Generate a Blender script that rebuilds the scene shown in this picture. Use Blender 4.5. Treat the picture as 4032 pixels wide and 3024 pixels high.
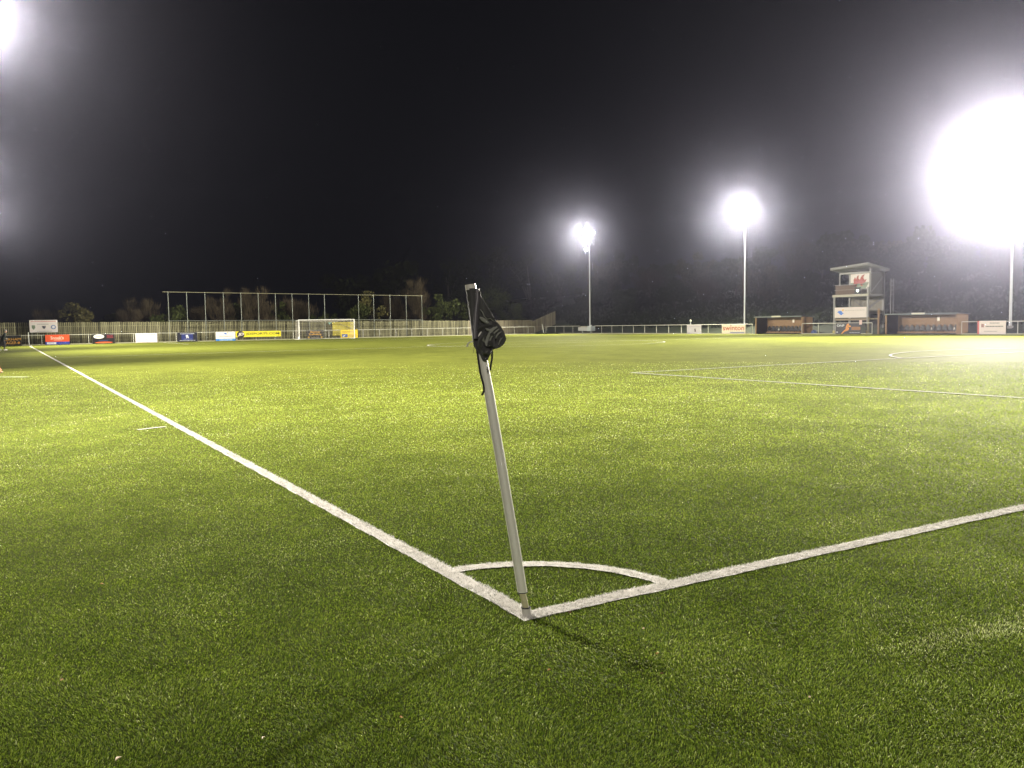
import bpy, bmesh, math, random
import numpy as np
from mathutils import Vector, Matrix
for o in list(bpy.data.objects): bpy.data.objects.remove(o)
S = bpy.context.scene
COL = S.collection
random.seed(7); RNG = np.random.default_rng(7)

# ------------------------------------------------------------------ camera
FPX = 3370.25                      # focal length in photograph pixels (4032 wide)
CAM = Vector((-2.2585, -3.694, 1.5066))
PITCH, ROLL, YAW = -0.0694, -0.0157, 0.5332
_cy, _sy, _cp, _sp = math.cos(YAW), math.sin(YAW), math.cos(PITCH), math.sin(PITCH)
_f = Vector((_sy*_cp, _cy*_cp, _sp)); _r0 = Vector((_cy, -_sy, 0)); _u0 = _r0.cross(_f)
_r = _r0*math.cos(ROLL) + _u0*math.sin(ROLL); _u = _u0*math.cos(ROLL) - _r0*math.sin(ROLL)
cd = bpy.data.cameras.new('camera'); cam = bpy.data.objects.new('camera', cd); COL.objects.link(cam)
M = Matrix.Identity(4)
for i, c in enumerate((_r, _u, -_f)):
    for j in range(3): M[j][i] = c[j]
for j in range(3): M[j][3] = CAM[j]
cam.matrix_world = M
cd.sensor_width = 36; cd.lens = 36*FPX/4032; cd.clip_start = .05; cd.clip_end = 2000
S.camera = cam

# ------------------------------------------------------------------ night sky
W = bpy.data.worlds.new("World"); S.world = W; W.use_nodes = True
nt = W.node_tree; nt.nodes.clear()
wo = nt.nodes.new('ShaderNodeOutputWorld'); bg = nt.nodes.new('ShaderNodeBackground')
sky = nt.nodes.new('ShaderNodeTexSky'); sky.sky_type = 'NISHITA'; sky.sun_disc = False
sky.sun_elevation = math.radians(-6); sky.sun_rotation = math.radians(250)
mix = nt.nodes.new('ShaderNodeMix'); mix.data_type = 'RGBA'
mix.inputs[0].default_value = .985; mix.inputs[7].default_value = (.006, .007, .011, 1)
nt.links.new(sky.outputs[0], mix.inputs[6]); nt.links.new(mix.outputs[2], bg.inputs[0])
bg.inputs[1].default_value = .15; nt.links.new(bg.outputs[0], wo.inputs[0])

# ------------------------------------------------------------------ exposure
S.view_settings.view_transform = 'Standard'; S.view_settings.look = 'None'
S.view_settings.exposure = 0.6; S.view_settings.gamma = 1.0
S.render.engine = 'CYCLES'
S.cycles.volume_bounces = 0; S.cycles.max_bounces = 6; S.cycles.diffuse_bounces = 2
S.cycles.sample_clamp_indirect = 3; S.cycles.sample_clamp_direct = 160; S.cycles.caustics_reflective = False; S.cycles.caustics_refractive = False
S.cycles.use_denoising = True; S.cycles.denoising_input_passes = 'RGB_ALBEDO'

# floodlights: x, y, lamp height, radiant intensity (W/sr), aim point
MASTS = [
 (-3.5,   7.5, 14.0,  1600, (6, 9, 0), 125),
 (-3.6,  39.0, 14.5,  5000, (20.8, 9.8, 2.2), 146),
 (-4.8,  70.5, 14.0,  7400, (33.0, 59.4, 6.9), 151),
 (-4.8, 102.0, 14.0,  6600, (28.1, 85.1, -1.2), 134),
 (74.0,   7.5, 14.0,  5200, (43.6, 33.0, 9.0), 141),
 (74.0,  39.0, 13.8, 34000, (33.0, 33.0, 21.7), 160),
 (74.0,  70.5, 14.1,  3900, (44.5, 65.2, -12.4), 172),
 (74.0, 102.0, 15.0,  8200, (39.9, 93.9, -4.3), 107),
 (-14.0, -25.0, 10.5,  800, (0, 0, 1), 120),
]
HAZE_DENSITY, HAZE_G = .00037, .96

# ------------------------------------------------------------------ helpers
def lin(c):
    if isinstance(c, str):
        c = tuple(int(c[i:i+2], 16)/255 for i in (0, 2, 4))
        c = tuple(x/12.92 if x <= .04045 else ((x+.055)/1.055)**2.4 for x in c)
    return (*c[:3], 1)
_mc = {}
def mat(name, col, rough=.6, metal=0., spec=.5, noise=.0, nscale=8., bump=0., trans=0., emit=0.):
    if name in _mc: return _mc[name]
    m = bpy.data.materials.new(name); m.use_nodes = True; n = m.node_tree; b = n.nodes['Principled BSDF']
    c = lin(col); b.inputs['Base Color'].default_value = c
    b.inputs['Roughness'].default_value = rough; b.inputs['Metallic'].default_value = metal
    b.inputs['Specular IOR Level'].default_value = spec
    geo = n.nodes.new('ShaderNodeTexCoord')
    nz = n.nodes.new('ShaderNodeTexNoise'); nz.inputs['Scale'].default_value = nscale; nz.inputs['Detail'].default_value = 5
    n.links.new(geo.outputs['Object'], nz.inputs['Vector'])
    mr = n.nodes.new('ShaderNodeMapRange'); mr.inputs[3].default_value = 1-noise; mr.inputs[4].default_value = 1+noise
    n.links.new(nz.outputs[0], mr.inputs[0])
    mx = n.nodes.new('ShaderNodeMix'); mx.data_type = 'RGBA'; mx.blend_type = 'MULTIPLY'; mx.inputs[0].default_value = 1
    mx.inputs[6].default_value = c; n.links.new(mr.outputs[0], mx.inputs[7]); n.links.new(mx.outputs[2], b.inputs['Base Color'])
    if bump:
        bp = n.nodes.new('ShaderNodeBump'); bp.inputs['Strength'].default_value = bump; bp.inputs['Distance'].default_value = .02
        n.links.new(nz.outputs[0], bp.inputs['Height']); n.links.new(bp.outputs[0], b.inputs['Normal'])
    if emit:
        b.inputs['Emission Color'].default_value = c; b.inputs['Emission Strength'].default_value = emit
    if trans:
        ms = n.nodes.new('ShaderNodeMixShader'); t = n.nodes.new('ShaderNodeBsdfTranslucent')
        ms.inputs[0].default_value = trans
        n.links.new(mx.outputs[2], t.inputs[0]); n.links.new(b.outputs[0], ms.inputs[1]); n.links.new(t.outputs[0], ms.inputs[2])
        n.links.new(ms.outputs[0], n.nodes['Material Output'].inputs[0])
    _mc[name] = m; return m

class MB:
    """collects vertices and faces in world coordinates; build() links ONE mesh object"""
    def __init__(s): s.v = []; s.f = []
    def add(s, vs, fs):
        k = len(s.v); s.v += [tuple(v) for v in vs]; s.f += [tuple(i+k for i in f) for f in fs]; return s
    def box(s, c, d, rot=None):
        hx, hy, hz = d[0]/2, d[1]/2, d[2]/2
        vs = [Vector((x, y, z)) for x in (-hx, hx) for y in (-hy, hy) for z in (-hz, hz)]
        if rot is not None: vs = [rot @ v for v in vs]
        c = Vector(c)
        return s.add([v+c for v in vs], [(0,1,3,2),(4,6,7,5),(0,4,5,1),(2,3,7,6),(0,2,6,4),(1,5,7,3)])
    def b2(s, a, b):
        return s.box([(a[i]+b[i])/2 for i in range(3)], [abs(b[i]-a[i]) for i in range(3)])
    def tube(s, pts, rad, n=10, cap=True, flat=1.0):
        pts = [Vector(p) for p in pts]; rad = rad if hasattr(rad, '__len__') else [rad]*len(pts)
        k0 = len(s.v); prev = None
        for i, p in enumerate(pts):
            d = (pts[min(i+1, len(pts)-1)] - pts[max(i-1, 0)]).normalized()
            a = prev if prev is not None else (Vector((0,0,1)) if abs(d.z) < .9 else Vector((1,0,0)))
            x = (a - d*a.dot(d)).normalized(); y = d.cross(x); prev = x
            for k in range(n):
                t = 2*math.pi*k/n; s.v.append(tuple(p + (x*math.cos(t) + y*math.sin(t)*flat)*rad[i]))
        for i in range(len(pts)-1):
            for k in range(n):
                a = k0+i*n+k; b = k0+i*n+(k+1) % n; s.f.append((a, b, b+n, a+n))
        if cap:
            s.f.append(tuple(k0+k for k in reversed(range(n)))); s.f.append(tuple(k0+(len(pts)-1)*n+k for k in range(n)))
        return s
    def build(s, name, m, parent=None, smooth=False, kind=None, label=None):
        me = bpy.data.meshes.new(name)
        off = ORG.get(parent.name, Vector((0,0,0))) if parent else Vector((0,0,0))
        me.from_pydata([(v[0]-off[0], v[1]-off[1], v[2]-off[2]) for v in s.v], [], s.f); me.update()
        if m: me.materials.append(m)
        if smooth:
            me.polygons.foreach_set('use_smooth', [True]*len(me.polygons))
            try: me.set_sharp_from_angle(angle=math.radians(40))
            except Exception: pass
        o = bpy.data.objects.new(name, me); COL.objects.link(o)
        if parent: o.parent = parent; ORG[o.name] = off
        if kind: o['kind'] = kind
        if label: o['label'] = label
        return o
ORG = {}
def thing(name, loc, label, cat, group=None):
    o = bpy.data.objects.new(name, None); o.empty_display_size = .2; COL.objects.link(o)
    o.location = loc; ORG[o.name] = Vector(loc); o['label'] = label; o['category'] = cat
    if group: o['group'] = group
    return o
def tag(o, label, cat, group=None):
    o['label'] = label; o['category'] = cat
    if group: o['group'] = group
    return o
def dup(root, loc, label, group=None):
    r = root.copy(); COL.objects.link(r); r.location = loc; r['label'] = label; ORG[r.name] = Vector(loc)
    if group: r['group'] = group
    for ch in list(root.children):
        c = ch.copy(); COL.objects.link(c); c.parent = r
        for g in ch.children:
            d = g.copy(); COL.objects.link(d); d.parent = c
    return r
def np_mesh(name, V, F, m, k=3):
    me = bpy.data.meshes.new(name); V = np.asarray(V, np.float32); F = np.asarray(F, np.int32)
    me.vertices.add(len(V)); me.vertices.foreach_set('co', V.ravel())
    me.loops.add(F.size); me.loops.foreach_set('vertex_index', F.ravel())
    me.polygons.add(len(F)); me.polygons.foreach_set('loop_start', np.arange(0, F.size, F.shape[1], dtype=np.int32))
    me.update(calc_edges=True)
    if m: me.materials.append(m)
    return me

# ------------------------------------------------------------------ ground materials
def turf_material(name, blade, white=False):
    m = bpy.data.materials.new(name); m.use_nodes = True; n = m.node_tree; b = n.nodes['Principled BSDF']; L = n.links
    geo = n.nodes.new('ShaderNodeNewGeometry')
    def noise(scale, det=4, vec=None, dist=0):
        z = n.nodes.new('ShaderNodeTexNoise'); z.inputs['Scale'].default_value = scale; z.inputs['Detail'].default_value = det
        z.inputs['Distortion'].default_value = dist
        L.new(vec or geo.outputs['Position'], z.inputs['Vector']); return z.outputs[0]
    def ramp(src, stops):
        r = n.nodes.new('ShaderNodeValToRGB'); L.new(src, r.inputs[0]); e = r.color_ramp.elements
        e[0].position, e[0].color = stops[0][0], lin(stops[0][1]); e[1].position, e[1].color = stops[-1][0], lin(stops[-1][1])
        for p, c in stops[1:-1]:
            q = e.new(p); q.color = lin(c)
        return r.outputs[0]
    def mul(a, bb):
        x = n.nodes.new('ShaderNodeMix'); x.data_type = 'RGBA'; x.blend_type = 'MULTIPLY'; x.inputs[0].default_value = 1
        L.new(a, x.inputs[6]); L.new(bb, x.inputs[7]); return x.outputs[2]
    g = lambda v: (v, v, v)
    if white:
        if blade:
            at = n.nodes.new('ShaderNodeAttribute'); at.attribute_name = 'tint'; src = at.outputs['Fac']
        else: src = noise(260, 2)
        c = ramp(src, [(0, (.16, .16, .14)), (.3, (.40, .39, .36)), (1, (.60, .58, .56))])
    else:
        if blade:
            at = n.nodes.new('ShaderNodeAttribute'); at.attribute_name = 'tint'
            c = ramp(at.outputs['Fac'], [(0, (.014, .026, .003)), (.3, (.062, .104, .010)), (.65, (.145, .200, .021)), (.93, (.24, .295, .055)), (1, (.52, .54, .30))])
        else:
            c = ramp(noise(90, 6), [(.25, (.060, .074, .012)), (.5, (.105, .120, .020)), (.68, (.14, .155, .032)), (.8, (.19, .20, .055))])
            # dark rubber infill near the corner; lighter beyond, grazing light put in the colour
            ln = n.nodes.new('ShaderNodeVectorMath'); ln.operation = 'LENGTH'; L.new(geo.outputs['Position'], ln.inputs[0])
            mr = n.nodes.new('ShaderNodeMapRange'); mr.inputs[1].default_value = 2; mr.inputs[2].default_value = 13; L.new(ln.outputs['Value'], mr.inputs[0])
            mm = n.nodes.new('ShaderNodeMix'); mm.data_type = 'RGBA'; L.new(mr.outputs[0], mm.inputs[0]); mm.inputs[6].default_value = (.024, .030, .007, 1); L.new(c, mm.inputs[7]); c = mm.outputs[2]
        c = mul(c, ramp(noise(.55, 5, dist=.6), [(.3, g(.82)), (.5, g(1.0)), (.7, (1.18, 1.15, 1.15))]))
        c = mul(c, ramp(noise(3.2, 4), [(.3, (.87, .86, .84)), (.5, g(1.0)), (.72, (1.16, 1.12, 1.14))]))
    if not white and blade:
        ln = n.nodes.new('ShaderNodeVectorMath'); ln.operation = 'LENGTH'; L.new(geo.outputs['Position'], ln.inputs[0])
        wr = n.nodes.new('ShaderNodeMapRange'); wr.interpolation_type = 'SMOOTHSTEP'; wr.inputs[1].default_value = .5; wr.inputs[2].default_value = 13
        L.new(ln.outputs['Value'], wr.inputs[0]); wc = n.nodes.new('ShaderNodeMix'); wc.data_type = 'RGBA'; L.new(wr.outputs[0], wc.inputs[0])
        wc.inputs[6].default_value = (.95, 1.02, .80, 1); wc.inputs[7].default_value = (2.65, 2.5, 3.1, 1); c = mul(c, wc.outputs[2])  # fibres brightened away from the corner: backlit, grazing look put in the colour
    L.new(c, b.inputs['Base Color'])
    b.inputs['Roughness'].default_value = .6 if blade else .8
    b.inputs['Specular IOR Level'].default_value = .14 if blade else .006
    if blade:
        t = n.nodes.new('ShaderNodeBsdfTranslucent'); L.new(c, t.inputs[0])
        ms = n.nodes.new('ShaderNodeMixShader'); ms.inputs[0].default_value = .45
        L.new(b.outputs[0], ms.inputs[1]); L.new(t.outputs[0], ms.inputs[2]); L.new(ms.outputs[0], n.nodes['Material Output'].inputs[0])
    else:
        # fibres too small to build: their tilt as fine relief
        bp = n.nodes.new('ShaderNodeBump'); bp.inputs['Strength'].default_value = .6; bp.inputs['Distance'].default_value = .015
        L.new(noise(70, 5), bp.inputs['Height']); L.new(bp.outputs[0], b.inputs['Normal'])
    return m
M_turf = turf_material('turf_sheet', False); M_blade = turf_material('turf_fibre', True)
M_line = turf_material('line_sheet', False, True); M_lblade = turf_material('line_fibre', True, True)
M_rough = mat('rough_ground', (.018, .026, .010), .9, noise=.5, nscale=1.5, bump=.6)

# ------------------------------------------------------------------ terrain
def bank(x, y):
    e = max(0., x - 72.6) if y < 106 else max(0., x - 72.6 + min(3.6, (y-106)*.9))
    h = 9.5*(1-math.exp(-e*.045))
    return h + (.35*math.sin(x*.35+y*.21)+.25*math.sin(y*.5-x*.2))*min(1, e/8)
def grid_mesh(xs, ys, zf, name, m):
    mb = MB(); mb.v = [(x, y, zf(x, y)) for y in ys for x in xs]; nx = len(xs)
    mb.f = [(j*nx+i, j*nx+i+1, (j+1)*nx+i+1, (j+1)*nx+i) for j in range(len(ys)-1) for i in range(nx-1)]
    return mb.build(name, m, smooth=True, kind='structure')
gx = [-150, -90, -40, -10, 20, 50, 66, 69] + [70+i*1.5 for i in range(26)] + [112, 120, 130, 150, 165]
gy = [-110, -60, -30, -10] + [i*3. for i in range(0, 48)] + [150, 165, 180]
grid_mesh(gx, gy, lambda x, y: bank(x, y) - .02, 'ground', M_rough)
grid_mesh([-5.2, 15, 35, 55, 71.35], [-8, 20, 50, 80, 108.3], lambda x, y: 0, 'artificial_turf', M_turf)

# ------------------------------------------------------------------ painted lines (each a sheet 5 mm proud, with fibres where one can see them)
def wob(t, k): return .004*math.sin(t*9.1+k)+.003*math.sin(t*23.7+2*k)+.002*math.sin(t*51+k)
def strip(name, pts, w, near=False, z=.005):
    mb = MB(); nrm = []
    for i, p in enumerate(pts):
        a = Vector(pts[max(0, i-1)]); b = Vector(pts[min(len(pts)-1, i+1)]); d = (b-a).normalized(); nrm.append((-d[1], d[0]))
    for i, p in enumerate(pts):
        a = w/2+wob(i*.11, 1); b = w/2+wob(i*.13, 4)
        mb.v += [(p[0]+nrm[i][0]*a, p[1]+nrm[i][1]*a, z), (p[0]-nrm[i][0]*b, p[1]-nrm[i][1]*b, z)]
    mb.f = [(2*i, 2*i+1, 2*i+3, 2*i+2) for i in range(len(pts)-1)]
    return mb.build(name, M_line, kind='structure')
def seg(a, b, near=False):
    n = max(2, int(math.dist(a, b)/1.0)); t = [i/n for i in range(n+1)]
    if near: t = sorted(set(t) | set(i*.1/math.dist(a, b) for i in range(250)))
    return [(a[0]+(b[0]-a[0])*s, a[1]+(b[1]-a[1])*s) for s in t]
def arc(cx, cy, r, a0, a1, n=64): return [(cx+r*math.cos(a0+(a1-a0)*i/n), cy+r*math.sin(a0+(a1-a0)*i/n)) for i in range(n+1)]
LW = .11; PI = math.pi
near_lines = {
 'touchline': strip('touchline', seg((0, -.055), (0, 105.05), True), LW, z=.004),
 'goal_line': strip('goal_line', seg((-.0, 0), (68, 0), True), LW, z=.006),
 'corner_arc': strip('corner_arc', arc(0, 0, .95, 0, PI/2, 40), .10, z=.008)}
strip('far_goal_line', seg((0, 105), (68, 105)), LW, z=.009)
strip('far_touchline', seg((68, 0), (68, 105)), LW, z=.005)
strip('halfway_line', seg((0, 52.5), (68, 52.5)), LW, z=.009)
strip('centre_circle', arc(34, 52.5, 9.15, 0, 2*PI, 120), LW, z=.013)
for nm, y0, s in (('penalty_area_line', 0, 1), ('far_penalty_area_line', 105, -1)):
    strip(nm, seg((13.84, y0), (13.84, y0+s*16.5+s*.055)), LW, z=.013)
    strip(nm, seg((13.84, y0+s*16.5), (54.16, y0+s*16.5)), LW, z=.017)
    strip(nm, seg((54.16, y0), (54.16, y0+s*16.5+s*.055)), LW, z=.013)
    a = math.acos(5.5/9.15)
    strip('penalty_arc', arc(34, y0+s*11, 9.15, s*PI/2-a, s*PI/2+a, 40), LW, z=.021)
    for x in (24.84, 43.16): strip('goal_area_line', seg((x, y0), (x, y0+s*5.5)), LW, z=.013)
    strip('goal_area_line', seg((24.84, y0+s*5.5), (43.16, y0+s*5.5)), LW, z=.017)
strip('corner_distance_mark', [(-.60, 10.28), (-.45, 10.34), (-.30, 10.42), (-.17, 10.45)], .075, z=.009)
strip('worn_line', [(-2.9, 30.1), (-2.4, 30.0), (-2.0, 29.7), (-1.7, 29.3)], .35, z=.006).data.materials[0] = mat('worn_turf', (.2, .24, .11), .8, noise=.5, nscale=30)

# ------------------------------------------------------------------ turf fibres near the camera
fv = np.array(_f); rv = np.array(_r); uv = np.array(_u); C = np.array(CAM)
def unproject(u, v):
    d = fv[None] + ((u-2016)/FPX)[:, None]*rv - ((v-1512)/FPX)[:, None]*uv
    t = -C[2]/d[:, 2]; P = C + d*t[:, None]; return P[:, :2], t
def line_mask(x, y):
    j = .004*np.sin(y*9+1)+.003*np.sin(y*31)
    tl = (np.abs(x+j) < .056) & (y > -.058)
    gl = (np.abs(y+.004*np.sin(x*8)+.003*np.sin(x*29)) < .056) & (x > -.058)
    r = np.hypot(x, y); ar = (np.abs(r-.95+.003*np.sin(x*40)) < .051) & (x > 0) & (y > 0)
    tk = (np.abs(y-10.36-(x+.4)*.42) < .04) & (x > -.62) & (x < -.17)
    return np.where(gl, 2, np.where(tl, 1, np.where(ar, 3, np.where(tk, 4, 0))))
N = 1500000
q = RNG.random(N*2)
vmin, vmax = 1425., 3700.
# density per picture row falls towards the camera
a0, a1 = math.log(vmin-1290), math.log(vmax-1290)
v = 1290+np.exp(a0+(a1-a0)*q[:N]); u = -500+5000*RNG.random(N)
P, dist = unproject(u, v)
keep = (RNG.random(N) < np.clip((36-dist)/28, 0, 1)) & (dist > 0) & (P[:, 1] > -7.8) & (P[:, 0] > -5.1)
P = P[keep]; dist = dist[keep]
which = line_mask(P[:, 0], P[:, 1])
def blades(P, dist, z0, hmin, hmax):
    n = len(P); h = hmin+(hmax-hmin)*RNG.random(n)**.8; h *= np.where(dist > 7, 1.1, 1)
    w = .0027*np.clip(dist/3.6, .8, 6)*(0.75+.5*RNG.random(n)); yaw = RNG.random(n)*2*PI
    lean = h*(.2+1.15*RNG.random(n)); la = RNG.random(n)*2*PI
    # clumps combed the same way
    la = np.where(RNG.random(n) < .55*np.clip((9-dist)/5, .1, 1), 2.2*np.sin(P[:, 0]*5.3+1.1*np.sin(P[:, 1]*3.1))+1.9*np.cos(P[:, 1]*4.7), la)
    wx, wy = np.cos(yaw)*w/2, np.sin(yaw)*w/2; lx, ly = np.cos(la)*lean, np.sin(la)*lean
    b = np.zeros((n, 5, 3), np.float32); x, y = P[:, 0], P[:, 1]
    b[:, 0] = np.stack([x-wx, y-wy, np.full(n, z0)], 1); b[:, 1] = np.stack([x+wx, y+wy, np.full(n, z0)], 1)
    b[:, 2] = np.stack([x+wx*.9+lx*.3, y+wy*.9+ly*.3, z0+h*.62], 1); b[:, 3] = np.stack([x-wx*.9+lx*.3, y-wy*.9+ly*.3, z0+h*.62], 1)
    b[:, 4] = np.stack([x+lx, y+ly, z0+h*(.75+.25*RNG.random(n))], 1)
    near = RNG.random(n) < (5.5-dist)/3
    bn = b[near]; k = np.arange(len(bn))[:, None]*5
    Fn = np.concatenate([k+[0, 1, 2], k+[0, 2, 3], k+[3, 2, 4]])
    bf = b[~near][:, [0, 1, 4]]; k = np.arange(len(bf))[:, None]*3+len(bn)*5
    F = np.concatenate([Fn, k+[0, 1, 2]]); V = np.concatenate([bn.reshape(-1, 3), bf.reshape(-1, 3)])
    t = RNG.random(n); t = np.where(t > .985, 1, t*.95)  # rare palest fibres: straw tone and white glints put in the colour
    # an old, bleached line and scuffed spots
    t = t + .45*np.exp(-((P[:, 1]+1.36+.05*np.sin(P[:, 0]*4))/.10)**2)*np.clip((P[:, 0]-1.0)/.5, 0, 1)*(RNG.random(n) < .7)
    t = np.clip(t + .13*np.clip(np.sin(P[:, 0]*2.3+np.sin(P[:, 1]*1.7)*1.9)*np.sin(P[:, 1]*2.9+1.3*np.sin(P[:, 0]*3.1)), -.6, 1)*RNG.random(n), 0, 1)
    T = np.concatenate([np.repeat(t[near], 5), np.repeat(t[~near], 3)])
    return V, F, T
def add_tint(me, T):
    at = me.attributes.new('tint', 'FLOAT', 'POINT'); at.data.foreach_set('value', T.astype(np.float32))
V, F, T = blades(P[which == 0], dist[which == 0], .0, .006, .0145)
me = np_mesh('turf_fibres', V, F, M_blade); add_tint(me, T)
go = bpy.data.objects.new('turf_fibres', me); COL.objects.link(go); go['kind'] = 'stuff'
tag(go, 'short green synthetic grass fibres covering the pitch round the corner flag', 'grass')
for k, nm in ((1, 'touchline'), (2, 'goal_line'), (3, 'corner_arc')):
    Pk = P[which == k]; dk = dist[which == k]
    Pk = np.repeat(Pk, 2, 0)+RNG.normal(0, .004, (len(Pk)*2, 2)); dk = np.repeat(dk, 2)
    V, F, T = blades(Pk, dk, .006, .007, .016)
    o = near_lines[nm]; old = o.data; ov = np.array([v.co[:] for v in old.vertices]); of = np.array([p.vertices[:] for p in old.polygons])
    tri = np.concatenate([of[:, [0, 1, 2]], of[:, [0, 2, 3]]])
    V = np.concatenate([ov, V]); F2 = np.concatenate([tri, F+len(ov)])
    me = np_mesh(nm, V, F2, M_line); me.materials.append(M_lblade)
    add_tint(me, np.concatenate([np.full(len(ov), .5), T]))
    me.polygons.foreach_set('material_index', np.concatenate([np.zeros(len(tri), np.int32), np.ones(len(F), np.int32)]))
    o.data = me

# ------------------------------------------------------------------ corner flag
fh = Vector((.5083, .8612, 0)); rh = Vector((.8612, -.5083, 0))
def fp(lat, z, dep=0): return rh*lat + fh*dep + Vector((0, 0, z))
path = [(-.008, -.01), (-.013, .044), (-.031, .13), (-.058, .331), (-.095, .57), (-.134, .833), (-.165, 1.029), (-.184, 1.158), (-.205, 1.288), (-.235, 1.5), (-.269, 1.712)]
def lat_at(z): return float(np.interp(z, [p[1] for p in path], [p[0] for p in path]))
M_pole = mat('pole_plastic', (.66, .65, .60), .38, noise=.10, nscale=9, bump=.05)
M_black = mat('black_rubber', (.012, .012, .013), .5)
cf = thing('corner_flag', (0, 0, 0), 'leaning white corner pole with a torn black flag at the near corner', 'corner flag')
MB().tube([fp(lat_at(z), z) for z in (.128, .25, .4, .6, .8, 1.0, 1.15, 1.3, 1.5, 1.68)], [.0252]*7+[.0225]*3, 20).build('pole', M_pole, cf, True)
MB().tube([fp(lat_at(z), z) for z in (.03, .08, .13)], .0165, 16).build('spring_section', mat('aged_plastic', (.46, .43, .27), .5, noise=.12), cf, True)
MB().tube([fp(-.008, -.01), fp(-.013, .047)], .0245, 20).build('base_socket', mat('socket_plastic', (.5, .48, .46), .4, noise=.15, nscale=20), cf, True)
for z, r in ((.049, .0252), (.1295, .0262)):
    MB().tube([fp(lat_at(z), z-.0022), fp(lat_at(z), z+.0022)], r, 20).build('rubber_ring', M_black, cf, True)
M_tip = mat('pole_end', (.55, .53, .50), .3, noise=.1)
mb = MB().tube([fp(-.2655, 1.685), fp(-.2675, 1.700), fp(-.269, 1.711)], [.0275, .0272, .0272], 20, cap=False)
mb.tube([fp(-.2655, 1.685), fp(-.269, 1.709)], .0225, 20, cap=False).build('pole_end', M_tip, cf, True)
# flag silhouette read in the plane through the pole; px -> metres
def flat(u, v):
    dx = (u-2016)/FPX; dy = (v-1512)/FPX
    d = _f + _r*dx - _u*dy; t = -(CAM.dot(fh))/d.dot(fh); Pp = CAM + d*t
    return Pp.dot(rh), Pp.z
def zp(a, b): return flat(1800+a/4.1475, 1080+b/4.1475)
M_flag = bpy.data.materials.new('flag_cloth'); M_flag.use_nodes = True
n = M_flag.node_tree; b = n.nodes['Principled BSDF']; b.inputs['Roughness'].default_value = .75; b.inputs['Sheen Weight'].default_value = .12
tc = n.nodes.new('ShaderNodeTexCoord'); wv = n.nodes.new('ShaderNodeTexWave'); wv.inputs['Scale'].default_value = 420
wv.inputs['Distortion'].default_value = 1.0; n.links.new(tc.outputs['Object'], wv.inputs['Vector'])
rp = n.nodes.new('ShaderNodeValToRGB'); rp.color_ramp.elements[0].color = (.028, .028, .030, 1); rp.color_ramp.elements[1].color = (.052, .052, .055, 1)
n.links.new(wv.outputs[0], rp.inputs[0]); n.links.new(rp.outputs[0], b.inputs['Base Color'])
# sleeve wrapped round the pole
mb = MB(); nA, nZ = 28, 30
for j in range(nZ+1):
    t = j/nZ; vimg = 235+t*(1075-235)
    lL, z = zp(140+t*112, vimg); lR, _ = zp(330+t*8, vimg)
    c = (lL+lR)/2; w = (lR-lL)/2
    for i in range(nA):
        a = 2*PI*i/nA
        fold = 1+.10*math.sin(3*a+t*2)+.05*math.sin(7*a+t*9)
        rag = (.006*math.sin(a*5)+.005*math.sin(a*9+2)) if j == nZ else 0
        p = fp(c+math.cos(a)*w*(1+.04*math.sin(t*40+a*2)), z+rag, math.sin(a)*.027*fold); mb.v.append(tuple(p))
for j in range(nZ):
    for i in range(nA):
        a = j*nA+i; b_ = j*nA+(i+1) % nA; mb.f.append((a, b_, b_+nA, a+nA))
mb.build('flag_sleeve', M_flag, cf, True)
# rolled seam down the front of the sleeve
seam = [(335, 240), (345, 400), (322, 560), (310, 760), (303, 920), (305, 1050)]
MB().tube([fp(*zp(a, b_), -.030-.004*i) for i, (a, b_) in enumerate(seam)], [.010, .012, .012, .0135, .0145, .0145], 10, flat=.7).build('flag_seam', mat('satin_seam', (.085, .08, .095), .45, noise=.3, nscale=60), cf, True)
# hanging cloth: rows between a left and right silhouette
rowsL = [(370, 250), (372, 350), (340, 500), (330, 700), (290, 900), (268, 1060), (268, 1150), (300, 1210), (372, 1300), (425, 1400)]
rowsR = [(386, 232), (384, 350), (490, 520), (640, 770), (722, 925), (772, 1058), (752, 1118), (700, 1180), (572, 1235), (500, 1400)]
nU, nV = 44, 90
yy = [p[1] for p in rowsL]; LX = [p[0] for p in rowsL]; RY = [p[1] for p in rowsR]; RX = [p[0] for p in rowsR]
mb = MB()
for j in range(nV+1):
    t = j/nV; s = t*(len(rowsL)-1); k = min(int(s), len(rowsL)-2); fr = s-k
    l = Vector(rowsL[k]).lerp(Vector(rowsL[k+1]), fr); r = Vector(rowsR[k]).lerp(Vector(rowsR[k+1]), fr)
    for i in range(nU+1):
        w = i/nU; p = l.lerp(r, w)
        rr = math.hypot(p[0]-560, (p[1]-1130)*1.0)/60
        amp = min(1, max(0, (p[1]-560)/350))*min(1, w*4)
        dep = -.031 - .022*amp*math.sin(rr*2.6+w*1.5) - .012*amp*math.sin(p[0]*.045+p[1]*.02) - .018*math.sin(PI*w)*min(1, t*3)
        edge = (6*math.sin(j*1.9)+5*math.sin(j*.7)) if i == nU and p[1] > 800 else 0
        a_, z = zp(p[0]+edge, p[1]); mb.v.append(tuple(fp(a_, z, dep)))
for j in range(nV):
    for i in range(nU):
        if 1120 < (mb and 0): continue
        a = j*(nU+1)+i; mb.f.append((a, a+1, a+nU+2, a+nU+1))
fl = mb.build('flag_cloth', M_flag, cf, True)
so = fl.modifiers.new('thick', 'SOLIDIFY'); so.thickness = .0018
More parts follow.
